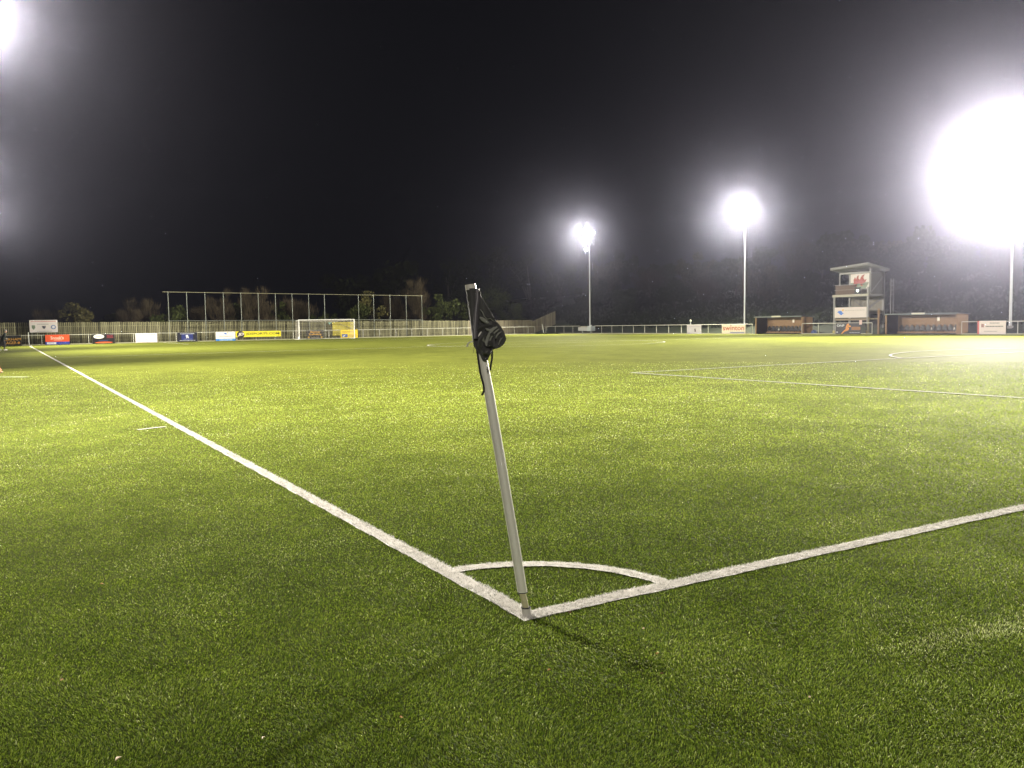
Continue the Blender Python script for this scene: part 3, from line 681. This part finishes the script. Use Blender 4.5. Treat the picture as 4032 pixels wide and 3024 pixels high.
# ------------------------------------------------------------------ far corner flags
for (x, y), lean, lb in (((0.0, 105.0), (-.02, .03), 'pale grey corner pole at the far left end of the touchline'), ((67.6, 105.0), (-.28, 0), 'thin white leaning corner pole at the far right corner')):
    c2 = thing('corner_pole', (x, y, 0), lb, 'corner flag')
    MB().tube([(x, y, 0), (x+lean[0], y+lean[1], 1.5)], .035, 8).build('pole', mat('far_pole', (.6, .62, .6), .5), c2)
    MB().tube([(x, y, 0), (x, y, .12)], .06, 8).build('base', M_black, c2)

# ------------------------------------------------------------------ dugouts
M_brown = mat('stained_ply', (.27, .165, .085), .75, noise=.12, nscale=2)
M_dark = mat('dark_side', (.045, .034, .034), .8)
M_roofm = mat('roof_felt', (.13, .13, .13), .8, noise=.2)
seat_m = mat('seat_black', (.018, .02, .022), .45)
def seat(y, x, parent):
    mb = MB(); prof = [(.20, .36), (.225, .62), (.20, .70), (.09, .76), (.085, .88), (-.085, .88), (-.09, .76), (-.20, .70), (-.225, .62), (-.20, .36)]
    mb.add([(x, y+p[0], p[1]) for p in prof]+[(x+.05, y+p[0], p[1]) for p in prof], [tuple(range(10)), tuple(reversed(range(10, 20)))]+[(i, 10+i, 10+(i+1) % 10, (i+1) % 10) for i in range(10)])
    t = mb.b2((x-.38, y-.21, .33), (x, y+.21, .39)).build('seat', seat_m, parent)
    MB().tube([(x-.18, y, 0), (x-.18, y, .33)], .03, 6).build('leg', M_black, t)
    return t
first = [None]
def dugout(y0, y1, lb, ns, grp, white=()):
    # y0 far (left in view), y1 near
    t = thing('dugout', (72, (y0+y1)/2, 0), lb, 'dugout', 'dugouts beside the pitch')
    xf, xb, h = 71.25, 72.9, 1.86
    MB().b2((xb, y1, 0), (xb+.05, y0, h)).build('back_wall', M_brown, t)
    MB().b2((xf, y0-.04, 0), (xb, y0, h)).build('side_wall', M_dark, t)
    MB().b2((xf, y1, 0), (xb, y1+.04, h)).build('side_wall', M_brown, t)
    for y in (y0+.06, y1-.06): MB().box((xf-.03, y, h/2), (.08, .16, h)).build('front_post', M_brown, t)
    mb = MB(); A = [(xf-.25, y0+.18, h+.10), (xf-.25, y1-.18, h+.10), (xb+.15, y1-.18, h-.02), (xb+.15, y0+.18, h-.02)]
    mb.add(A+[(a[0], a[1], a[2]-.05) for a in A], [(0,1,2,3),(7,6,5,4),(0,4,5,1),(1,5,6,2),(2,6,7,3),(3,7,4,0)]); mb.build('roof', M_roofm, t)
    MB().b2((xf-.28, y1-.18, h-.02), (xf-.25, y0+.18, h+.11)).build('fascia', mat('fascia_green', (.13, .15, .14), .6), t)
    ym = y0-(y0-y1)*.5
    MB().b2((xf-.31, ym-.55 if ns < 12 else ym-.6, h-.01), (xf-.285, ym+.75, h+.15)).build('name_plate', pmat('c8c6b4'), t)
    yq = y0-(y0-y1)*.60
    MB().b2((xb-.02, yq-.13, 1.22), (xb-.004, yq+.13, 1.60)).build('paper_notice', pmat('e8e2d4'), t)
    MB().b2((xb-.5, y1+.3, .0), (xb-.42, y0-.3, .22)).build('bench_board', M_brown, t)
    for i in range(ns):
        y = y0-.55-(y0-y1-1.0)*i/(ns-1)
        seat(y, xb-.2, t)
    for k, (i, lb2) in enumerate(white):
        y = y0-.55-(y0-y1-1.0)*i/(ns-1)
        bt = thing('bottle', (xb-.45, y, .39), lb2, 'bottle')
        MB().tube([(xb-.45, y, .39), (xb-.45, y, .56), (xb-.45, y, .62)], [.07, .07, .03], 8).build('body', pmat('eeeade'), bt)
        MB().tube([(xb-.45, y, .62), (xb-.45, y, .66)], .035, 8).build('cap', pmat('d8d4cc'), bt)
dugout(66.0, 59.6, 'left brown timber dugout with a row of black seats', 11, 'black seats in the left dugout', ((3, 'small pale bottle on a seat of the left dugout'),))
dugout(49.3, 42.2, 'right brown timber dugout with a row of black seats', 12, 'black seats in the right dugout', ((6, 'white bottle on a middle seat of the right dugout'), (10, 'white bottle near the right end of the right dugout')))
tag(MB().add([(71.9, 59.0, 0), (72.3, 59.0, 0), (72.3, 58.4, 0), (71.9, 58.4, 0), (72.0, 58.9, .35), (72.2, 58.85, .42), (72.2, 58.55, .4), (72.0, 58.6, .3)], [(3,2,1,0),(4,5,6,7),(0,1,5,4),(1,2,6,5),(2,3,7,6),(3,0,4,7)]).build('kit_bag', mat('blue_cloth', (.10, .14, .32), .8, noise=.3)), 'small blue bag on the ground right of the left dugout', 'bag')

# ------------------------------------------------------------------ camera tower
M_twr = mat('tower_steel', (.25, .25, .24), .5, .2, noise=.15)
M_clad = mat('cream_cladding', (.22, .205, .165), .7, noise=.1)
tw = thing('camera_tower', (73, 54, 0), 'two-storey steel camera tower with lean roof between the dugouts', 'tower')
X0, X1, Y0, Y1 = 72.0, 74.4, 56.0, 52.0
for x, y, h in ((X0, Y0, 3.9), (X0, Y1, 4.7), (X1, Y0, 6.4), (X1, Y1, 6.4)):
    MB().box((x, y, h/2), (.17, .17, h)).build('column', M_twr, tw)
    MB().box((x, y, .18), (.24, .24, .36)).build('column_foot', mat('foot_paint', (.45, .40, .15), .6), tw)
MB().b2((X0-.12, Y1-.1, 3.8), (X1+.1, Y0+.1, 3.98)).build('deck', M_twr, tw)
MB().b2((X0-.2, Y1-.15, 3.78), (X0-.121, Y0+.15, 4.02)).build('deck_edge', mat('edge_cream', (.40, .39, .32), .6), tw)
mb = MB(); A = [(X0-.5, Y0+.2, 6.56), (X0-.5, Y1-.3, 6.86), (X1+.5, Y1-.3, 6.30), (X1+.5, Y0+.2, 6.02)]
mb.add(A+[(a[0], a[1], a[2]+.24) for a in A], [(3,2,1,0),(4,5,6,7),(0,1,5,4),(1,2,6,5),(2,3,7,6),(3,0,4,7)]); mb.build('roof', mat('tower_roof', (.20, .20, .19), .6, noise=.1), tw)
MB().b2((X0+.3, Y1-.05, 6.10), (X0+.38, Y0-.3, 6.26)).build('roof_beam', M_twr, tw)
for x, y in ((X0+.34, Y1), (X0+.34, Y0-.35)): MB().b2((x-.05, y-.05, 3.98), (x+.05, y+.05, 6.6 if y == Y1 else 6.1)).build('roof_post', M_twr, tw)
mb = MB()
for i in range(22):
    y = Y0-.2-(Y0-Y1-.3)*i/22; mb.b2((X1-.06-(i % 2)*.035, y-.17, 2.0), (X1-.03, y, 6.3))
mb.build('corrugated_back_wall', M_clad, tw, kind='stuff')
mb = MB()
for i in range(14):
    x = X0+.4+(X1-X0-.5)*i/14; mb.b2((x, Y1-.03-(i % 2)*.03, 4.0), (x+.145, Y1, 6.3))
mb.build('corrugated_side_wall', mat('grey_cladding', (.095, .095, .09), .7), tw, kind='stuff')
MB().b2((X0-.02, Y0-2.4, 4.0), (X0+.02, Y0-.1, 4.95)).build('front_screen', mat('brown_mesh', (.13, .09, .07), .8, noise=.2), tw)
for z in (4.5, 5.0): MB().tube([(X0, Y0, z), (X0, Y1, z)], .025, 6).build('handrail', M_twr, tw)
for a_, b_ in (((X1, Y0-.1, 3.75), (X1-.1, (Y0+Y1)/2, 2.5)), ((X1-.1, (Y0+Y1)/2, 2.5), (X1, Y1+.1, 3.75)), ((X0, Y1, 2.5), (X1, Y1, 3.7)), ((X0+.3, Y1-.05, 4.1), (X1, Y1-.05, 5.9))):
    MB().tube([a_, b_], .07, 6).build('brace', mat('brace_steel', (.16, .16, .16), .6), tw)
MB().b2((X0-.04, Y1, 1.38), (X0+.06, Y0, 1.58)).build('lower_beam', mat('beam_brown', (.26, .21, .15), .7), tw)
MB().b2((X1-.1, Y1, 0), (X1-.04, Y0-.3, 1.9)).build('dark_back_panel', mat('dark_mesh', (.05, .045, .04), .8), tw)
for k, z in enumerate(np.arange(3.9, 5.6, .45)):
    MB().b2((X1+.1, Y1-.75, z), (X1+.5, Y1-.7, z+.05)).build('stair_rail', M_twr, tw)
for x in (X1+.1, X1+.5): MB().b2((x-.025, Y1-.78, 0), (x+.025, Y1-.72, 5.5)).build('stair_post', M_twr, tw)
b = Board((X0-.10, Y0-.1, 1.66), R_, 3.8, 1.06, 'd6ccc8', 'wide white board with blue bird emblem fixed across the camera tower', thick=.04, name='tower_board', cat='sign', group='signs')
swoosh(b, .19, .46, .22, .46); b.disc('sun_dot', .265, .73, .03, .10, 'd8a850').lines('faint_print', .33, .66, .95, .80, 1, 'bdb4b0', 5)
# flag hung in the upper storey
b = Board((X0+.22, Y0-1.75, 4.55), R_, 2.2, 1.5, 'cfc8c6', 'white and green flag with red dragon hung inside the camera tower', thick=.01, name='hung_flag', cat='flag', group='flags')
b.poly('green_half', [(0, 0), (.82, 0), (.98, .42), (0, .42)], '7f8a78')
b.poly('dragon', [(.10, .18), (.18, .42), (.16, .62), (.24, .80), (.30, .66), (.36, .86), (.44, .92), (.42, .70), (.50, .62), (.60, .88), (.76, .96), (.68, .74), (.74, .60), (.86, .62), (.80, .44), (.66, .34), (.64, .16), (.54, .22), (.50, .38), (.36, .34), (.32, .14), (.24, .16), (.26, .34), (.18, .26)], '9c4034')
cm = thing('camera_operator_lamp', (X0+.1, 53.4, 4.2), 'small bright white lamp on the deck of the camera tower', 'lamp')
MB().box((X0+.15, 53.4, 4.35), (.2, .7, .7)).build('case', mat('case_dark', (.05, .06, .06), .6), cm)
MB().tube([(X0+.0, 53.25, 4.36), (X0+.05, 53.25, 4.36)], .12, 12).build('lens', mat('small_lamp', (.9, .95, .8), .3, emit=4), cm)
gp = thing('gate_posts', (73, 51, 0), 'pair of timber gate posts between tower and right dugout', 'gate')
for y, m_ in ((51.4, M_wood2), (50.25, M_brown)): MB().box((71.3, y, .95 if m_ is M_wood2 else 1.25), (.12, .16, 1.5 if m_ is M_wood2 else 2.5)).build('post', m_, gp)
MB().b2((71.27, 50.3, 1.45), (71.33, 51.4, 1.58)).build('rail', M_wood2, gp)
tag(MB().b2((70.90, 52.15, .95), (70.93, 51.85, 1.4)).build('paper_notice', pmat('d4b8b4')), 'small pink notice tied to the barrier by the camera tower', 'notice')

# small lamp post, stacked boxes
lpz = thing('post_lamp', (73, 78.8, 0), 'short post with round pale top behind the dugout-side barrier', 'lamp post')
MB().tube([(73, 78.8, 0), (73, 78.8, 1.5)], .05, 8).build('post', M_galv, lpz)
MB().tube([(73, 78.8, 1.5), (73, 78.8, 1.55), (73, 78.8, 1.68), (73, 78.8, 1.76)], [.08, .14, .14, .05], 10).build('globe', mat('globe', (.55, .58, .42), .4), lpz)
M_gm = mat('grey_box', (.36, .36, .38), .6, noise=.2)
st = thing('equipment_boxes', (71, 98.5, 0), 'grey equipment boxes on a trolley at the foot of the farthest mast', 'equipment')
MB().b2((70.6, 98.0, .42), (71.3, 100.3, .95)).build('long_box', M_gm, st)
MB().b2((70.55, 97.0, .38), (71.3, 97.95, 1.12)).build('tall_box', mat('blue_grey_box', (.38, .42, .46), .5, noise=.2), st)
MB().b2((70.7, 98.6, .96), (71.2, 99.8, 1.1)).build('upper_box', mat('tan_box', (.33, .32, .26), .6), st)
for y in (97.6, 99.6): MB().tube([(70.9, y, 0), (70.9, y, .42)], .07, 8).build('leg', M_gm, st)
MB().tube([(70.8, 97.3, 1.13), (70.8, 97.3, 1.25)], .12, 8).build('lid', pmat('c8ccc4'), st)

# traffic cone
cn = thing('traffic_cone', (-2.56, 33.9, 0), 'orange cone with pale base at the left edge of the grass', 'cone')
MB().tube([(-2.56, 33.9, .02), (-2.56, 33.9, .30), (-2.56, 33.9, .42)], [.15, .05, .03], 16).build('body', mat('cone_orange', (.75, .13, .02), .5), cn, True)
MB().box((-2.56, 33.9, .016), (.36, .36, .03)).build('base', mat('cone_base', (.7, .55, .42), .6), cn)

# ------------------------------------------------------------------ person at the left edge
def skin(name, nodes, edges, mats, pick, parent, org):
    me = bpy.data.meshes.new(name); me.from_pydata([Vector(p)-org for p, r in nodes], edges, [])
    o = bpy.data.objects.new(name, me); COL.objects.link(o)
    o.modifiers.new('s', 'SKIN'); o.modifiers.new('u', 'SUBSURF').levels = 1
    o.modifiers['s'].use_smooth_shade = True
    for i, (p, r) in enumerate(nodes): me.skin_vertices[0].data[i].radius = (r, r)
    me.skin_vertices[0].data[0].use_root = True
    bpy.context.view_layer.update()
    m2 = bpy.data.meshes.new_from_object(o.evaluated_get(bpy.context.evaluated_depsgraph_get()))
    bpy.data.objects.remove(o); o = bpy.data.objects.new(name, m2); COL.objects.link(o); o.parent = parent
    m2.materials.clear()
    for m_ in mats: m2.materials.append(m_)
    for p_ in m2.polygons: p_.material_index = pick(p_.center+org); p_.use_smooth = True
    return o
po = Vector((-2.45, 79.7, 0))
pe = thing('person', po, 'person in dark coat, dark jeans and white shoes bending at the left edge', 'person')
Xp, Yp = po.x, po.y
nd = [((Xp, Yp, .92), .13), ((Xp+.05, Yp, 1.08), .14), ((Xp+.14, Yp, 1.25), .16), ((Xp+.20, Yp, 1.40), .10), ((Xp+.24, Yp, 1.48), .055), ((Xp+.28, Yp-.01, 1.60), .095), ((Xp+.29, Yp-.01, 1.68), .08),
 ((Xp+.05, Yp-.10, .88), .095), ((Xp+.16, Yp-.12, .50), .07), ((Xp+.10, Yp-.13, .12), .05), ((Xp+.13, Yp-.13, .06), .045),
 ((Xp-.10, Yp+.10, .88), .095), ((Xp-.16, Yp+.12, .50), .07), ((Xp-.34, Yp+.12, .14), .05), ((Xp-.30, Yp+.12, .07), .045),
 ((Xp+.18, Yp-.20, 1.36), .065), ((Xp+.20, Yp-.26, 1.10), .05), ((Xp+.34, Yp-.24, .95), .038), ((Xp+.39, Yp-.23, .90), .035),
 ((Xp+.16, Yp+.20, 1.36), .065), ((Xp+.10, Yp+.28, 1.08), .05), ((Xp+.24, Yp+.26, .90), .038), ((Xp+.28, Yp+.25, .84), .035)]
ed = [(0,1),(1,2),(2,3),(3,4),(4,5),(5,6),(0,7),(7,8),(8,9),(9,10),(0,11),(11,12),(12,13),(13,14),(2,15),(15,16),(16,17),(17,18),(2,19),(19,20),(20,21),(21,22)]
def pk(c):
    if c.z > 1.5: return 2
    if c.z < .84: return 0 if c.z < .82 else 1
    return 3 if (c.x > Xp+.27 and c.z < 1.06) else 1
skin('body', nd, ed, [mat('jeans', (.022, .02, .026), .8), mat('coat', (.012, .02, .015), .8), mat('skin', (.45, .26, .18), .6), mat('grey_sleeve', (.30, .28, .27), .8)], pk, pe, po)
for x, y in ((Xp+.17, Yp-.13), (Xp-.26, Yp+.12)):
    mb = MB(); mb.tube([(x-.13, y, .045), (x-.05, y, .06), (x+.05, y, .05), (x+.15, y, .032)], [.035, .052, .045, .028], 10); mb.build('shoe', pmat('ece8e2'), pe, True)
MB().tube([(Xp+.24, Yp, 1.60), (Xp+.26, Yp-.01, 1.68), (Xp+.29, Yp-.01, 1.75)], [.09, .105, .06], 12).build('hair', mat('grey_hair', (.25, .23, .21), .8), pe, True)
for dy in (-.035, .035): MB().tube([(Xp+.365, Yp-.01+dy, 1.63), (Xp+.375, Yp-.01+dy, 1.63)], .012, 6).build('eye', M_black, pe)
MB().tube([(Xp+.36, Yp-.01, 1.63), (Xp+.395, Yp-.01, 1.59)], [.012, .018], 6).build('nose', mat('skin', 0), pe)

# ------------------------------------------------------------------ trees
def leafmat(name, c0, c1):
    m = bpy.data.materials.new(name); m.use_nodes = True; n = m.node_tree; bs = n.nodes['Principled BSDF']; bs.inputs['Roughness'].default_value = .8; bs.inputs['Specular IOR Level'].default_value = .05
    g = n.nodes.new('ShaderNodeNewGeometry'); z = n.nodes.new('ShaderNodeTexNoise'); z.inputs['Scale'].default_value = .9; z.inputs['Detail'].default_value = 3
    n.links.new(g.outputs['Position'], z.inputs['Vector'])
    a = n.nodes.new('ShaderNodeMath'); a.operation = 'MULTIPLY_ADD'; a.inputs[1].default_value = .5; n.links.new(g.outputs['Random Per Island'], a.inputs[0])
    s = n.nodes.new('ShaderNodeMath'); s.operation = 'MULTIPLY'; s.inputs[1].default_value = .7; n.links.new(z.outputs[0], s.inputs[0]); n.links.new(s.outputs[0], a.inputs[2])
    r = n.nodes.new('ShaderNodeValToRGB'); r.color_ramp.elements[0].position = .25; r.color_ramp.elements[0].color = lin(c0); r.color_ramp.elements[1].position = .85; r.color_ramp.elements[1].color = lin(c1)
    n.links.new(a.outputs[0], r.inputs[0]); n.links.new(r.outputs[0], bs.inputs['Base Color']); return m
LM = {'green': leafmat('leaf_green', (.010, .018, .006), (.040, .052, .016)), 'olive': leafmat('leaf_olive', (.02, .022, .009), (.085, .080, .028)),
      'brown': leafmat('twig_brown', (.02, .015, .010), (.07, .052, .033)), 'dark': leafmat('leaf_dark', (.006, .009, .005), (.02, .025, .012))}
LM.update({'green2': leafmat('bush_green', (.014, .022, .006), (.055, .066, .020)), 'olive2': leafmat('bush_olive', (.026, .027, .010), (.12, .11, .04)), 'brown2': leafmat('bush_twigs', (.020, .016, .010), (.085, .068, .042))})
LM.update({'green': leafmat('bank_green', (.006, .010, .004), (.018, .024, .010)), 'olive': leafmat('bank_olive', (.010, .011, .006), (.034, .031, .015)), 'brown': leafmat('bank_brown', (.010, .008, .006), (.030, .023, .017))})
M_bark = mat('bark', (.03, .026, .022), .9, noise=.3, nscale=4)
def tree(x, y, h, w, kind, label, group, seed, name='tree', n=1500, z0=None, shade=''):
    rg = np.random.default_rng(seed); rr = random.Random(seed); z0 = bank(x, y) if z0 is None else z0
    t = thing(name, (x, y, z0), label, 'bush' if name == 'bush' else 'tree', group)
    mb = MB(); bare = kind == 'brown'
    cl = []
    mb.tube([(x, y, z0-.2), (x+.05*w, y, z0+h*.35), (x-.03*w, y, z0+h*.75)], [.035*h*.5, .022*h*.5, .008*h*.5], 7)
    for i in range(12 if bare else 8):
        a = rr.uniform(0, 2*PI); z1 = z0+h*rr.uniform(.12, .5); rx = w/2*rr.uniform(.35, .95)*(1 if not bare else .8); z2 = min(z0+h*.97, z1+h*rr.uniform(.2, .5))
        e = (x+math.cos(a)*rx, y+math.sin(a)*rx, z2); mb.tube([(x, y, z1), ((x*.6+e[0]*.4), (y*.6+e[1]*.4), z1*.4+z2*.6), e], [.012*h*.5, .008*h*.5, .002*h*.5], 5)
        cl.append(e); cl.append((x*.5+e[0]*.5, y*.5+e[1]*.5, z1*.4+z2*.6))
    mb.build('trunk', M_bark, t)
    for i in range(10): cl.append((x+rr.uniform(-.38, .38)*w, y+rr.uniform(-.38, .38)*w, z0+h*rr.uniform(.18, .92)*(1 if not bare else 1)))
    cl = np.array(cl); ci = rg.integers(0, len(cl), n); cs = (.10+.10*rg.random(len(cl)))*w
    off = rg.normal(0, 1, (n, 3)); off /= np.linalg.norm(off, axis=1)[:, None]; off *= (rg.random(n)**.45)[:, None]
    P_ = cl[ci]+off*cs[ci][:, None]*np.array([1, 1, .9])
    P_[:, 2] = np.clip(P_[:, 2], z0+.1, z0+h)
    if bare:
        L_ = .35+.6*rg.random(n); d = off*.5+np.array([0, 0, 1.]); d /= np.linalg.norm(d, axis=1)[:, None]; a = rg.normal(0, 1, (n, 3)); s_ = np.cross(d, a); s_ /= np.linalg.norm(s_, axis=1)[:, None]
        ww = .018+.012*rg.random(n)
        Q = np.stack([P_-s_*ww[:, None], P_+s_*ww[:, None], P_+d*L_[:, None]], 1); F_ = np.arange(n*3).reshape(-1, 3); V_ = Q.reshape(-1, 3)
    else:
        a = rg.normal(0, 1, (n, 3)); a /= np.linalg.norm(a, axis=1)[:, None]; b_ = np.cross(a, rg.normal(0, 1, (n, 3))); b_ /= np.linalg.norm(b_, axis=1)[:, None]; c_ = np.cross(a, b_)
        s = (.09+.13*rg.random(n))*(1.0 if z0 == 0 and h < 9 else 1.7)
        Q = np.stack([P_-b_*s[:, None], P_-c_*s[:, None]*.6, P_+b_*s[:, None], P_+c_*s[:, None]*.6], 1); F_ = np.arange(n*4).reshape(-1, 4); V_ = Q.reshape(-1, 3)
    V_ = V_-np.array([x, y, z0]); me = np_mesh('crown', V_, F_, LM[kind+shade])
    o = bpy.data.objects.new('crown', me); COL.objects.link(o); o.parent = t
far = [(310, 1195, 3.2, 'olive'), (195, 1228, 3.0, 'brown'), (430, 1232, 2.8, 'green'), (505, 1222, 2.6, 'brown'), (565, 1178, 3.6, 'brown'), (655, 1222, 2.6, 'green'), (705, 1205, 3.0, 'green'), (790, 1208, 3.2, 'brown'),
 (868, 1150, 2.8, 'brown'), (925, 1185, 3.4, 'green'), (1008, 1112, 3.9, 'brown'), (1078, 1188, 3.2, 'green'), (1168, 1160, 4.4, 'brown'), (1252, 1236, 2.4, 'green'), (1300, 1226, 2.2, 'green'), (1402, 1190, 3.0, 'green'),
 (1455, 1150, 4.6, 'olive'), (1548, 1180, 3.4, 'brown'), (1632, 1090, 3.6, 'brown'), (1668, 1165, 3.0, 'brown'), (1745, 1160, 4.8, 'green'), (1850, 1185, 4.4, 'green'), (1945, 1135, 5.0, 'green'), (2010, 1190, 4.0, 'green')]
def pt_on(u_, v_, Y):
    d_ = _f + _r*((u_-2016)/FPX) - _u*((v_-1512)/FPX); t_ = (Y-CAM.y)/d_.y; return CAM+d_*t_
KD = {'olive': 'yellow-green leafy', 'brown': 'bare brown twiggy', 'green': 'dark green leafy'}
where = ['above the gap between the white sign and oval board', 'just right of the white sign', 'low, left of the pale board', 'low, above the pale board', 'round-topped, left of the ball-stop frame', 'low, just left of the first ball-stop post', 'in the first bay of the ball-stop frame', 'in the second bay of the ball-stop frame',
 'tall and thin beside the fourth ball-stop post', 'in the bay above the blue bird board', 'tallest of the left group, above the yellow lettered board', 'in the bay right of the tallest left tree', 'rounded, behind the left goalpost', 'very low, over the goal crossbar', 'very low, over the middle of the goal', 'small, left of the large yellowish bush',
 'large, right above the right goalpost', 'in the second last bay of the ball-stop frame', 'tallest poplar-like, at the right end of the ball-stop frame', 'below the tall poplar-like tree', 'broad, right of the ball-stop frame', 'broad, left of the flag', 'large, directly behind the black flag', 'right of the black flag']
for i, ((u_, v_, w, kd), wh) in enumerate(zip(far, where)):
    Y = 113.5+(i*37 % 5)*.9; p_ = pt_on(u_, v_, Y)
    tree(p_.x, Y, p_.z, w*1.3, kd, KD[kd]+' bush '+wh, 'bushes behind the far fence', 100+i, 'bush', 2300 if kd != 'brown' else 3600, 0, '2')
for i, (u_, v_, w, wh) in enumerate([(1380, 1080, 9, 'behind the right goalpost'), (1560, 1030, 9, 'behind the end of the ball-stop frame'), (1760, 1000, 10, 'left of the flag top'), (1930, 970, 10, 'directly behind the flag top'), (2080, 960, 10, 'between flag and farthest mast'), (2200, 1000, 10, 'left of the farthest mast')]):
    p_ = pt_on(u_, v_, 128); tree(p_.x, 128, p_.z, w, 'dark', 'tall dark tree barely lit '+wh, 'dark woodland trees', 300+i, 'tree', 2200, 0)
# woodland on the bank
spots = [(x_, y_, h_ if x_ < 94 else h_*.62, w_, k_) for x_, y_, h_, w_, k_ in [(79, 108, 5, 5, 'green'), (86, 114, 7, 6, 'olive'), (93, 119, 8, 7, 'green'), (80, 100, 4, 5, 'green'), (88, 105, 6, 6, 'brown'), (95, 110, 8, 7, 'green'), (82, 92, 5, 5, 'green'), (90, 96, 7, 6, 'olive'), (98, 101, 8, 7, 'dark'), (81, 84, 4, 5, 'brown'),
 (89, 87, 6, 6, 'green'), (97, 90, 9, 8, 'green'), (82, 76, 5, 5, 'olive'), (91, 78, 7, 7, 'brown'), (99, 80, 9, 8, 'dark'), (81, 68, 5, 5, 'green'), (90, 69, 7, 7, 'green'), (98, 70, 9, 8, 'olive'), (81, 60, 5, 5, 'brown'), (90, 60, 7, 7, 'green'),
 (98, 60, 9, 8, 'dark'), (82, 51, 5, 6, 'green'), (91, 50, 8, 7, 'green'), (82, 43, 5, 6, 'brown'), (91, 41, 8, 7, 'dark'), (82, 35, 6, 6, 'green'), (92, 32, 8, 7, 'green')]]
for i, (x, y, h, w, kd) in enumerate(spots):
    row = 'lower' if x < 84 else ('middle' if x < 94 else 'upper')
    ref = 'above the gate corner' if y > 107 else 'behind the farthest mast' if y > 94 else 'left of the swinton board' if y > 78 else 'behind the swinton board' if y > 67 else 'behind the left dugout' if y > 58 else 'behind the camera tower' if y > 49 else 'behind the right dugout' if y > 40 else 'behind the far right board'
    ref = ref.replace('swinton', 'orange lettered')
    tree(x, y, h, w, kd, f'{KD.get(kd, "dark leafy")} tree, {row} row on the bank, {ref}', 'trees on the bank', 500+i, 'tree', 2800)
# undergrowth
nG = 26000; xg = 74.5+RNG.random(nG)**1.3*32; yg = 22+RNG.random(nG)*100; zg = np.array([bank(a, c_) for a, c_ in zip(xg, yg)])
P_ = np.stack([xg, yg, zg+RNG.random(nG)*.5], 1); a = RNG.normal(0, 1, (nG, 3)); a /= np.linalg.norm(a, axis=1)[:, None]; b_ = np.cross(a, RNG.normal(0, 1, (nG, 3))); b_ /= np.linalg.norm(b_, axis=1)[:, None]
s = .15+.25*RNG.random(nG); Q = np.stack([P_-b_*s[:, None], P_-a*s[:, None]*.5, P_+b_*s[:, None]+[0, 0, .2], P_+a*s[:, None]*.5], 1)
o = bpy.data.objects.new('undergrowth', np_mesh('undergrowth', Q.reshape(-1, 3), np.arange(nG*4).reshape(-1, 4), LM['green'])); COL.objects.link(o); o['kind'] = 'stuff'
tag(o, 'dense low undergrowth covering the bank behind the barrier', 'undergrowth')

# ------------------------------------------------------------------ haze
hz = MB().b2((-153, -113, -1.2), (168, 183, 30)).build('haze', None, kind='stuff')  # haze box added to give the lamps their halos
tag(hz, 'thin misty air added over the whole ground for lamp halos', 'haze')
m = bpy.data.materials.new('haze'); m.use_nodes = True; n = m.node_tree; n.nodes.remove(n.nodes['Principled BSDF'])
pv = n.nodes.new('ShaderNodeVolumePrincipled'); pv.inputs['Color'].default_value = (.74, .755, 1, 1)
pv.inputs['Density'].default_value = HAZE_DENSITY; pv.inputs['Anisotropy'].default_value = HAZE_G
n.links.new(pv.outputs[0], n.nodes['Material Output'].inputs['Volume']); hz.data.materials.append(m)
for k_, v_ in (('volume_sampling', 'EQUIANGULAR'), ('homogeneous_volume', True)):
    try: setattr(m.cycles, k_, v_)
    except Exception as e_: print('haze setting', k_, e_)
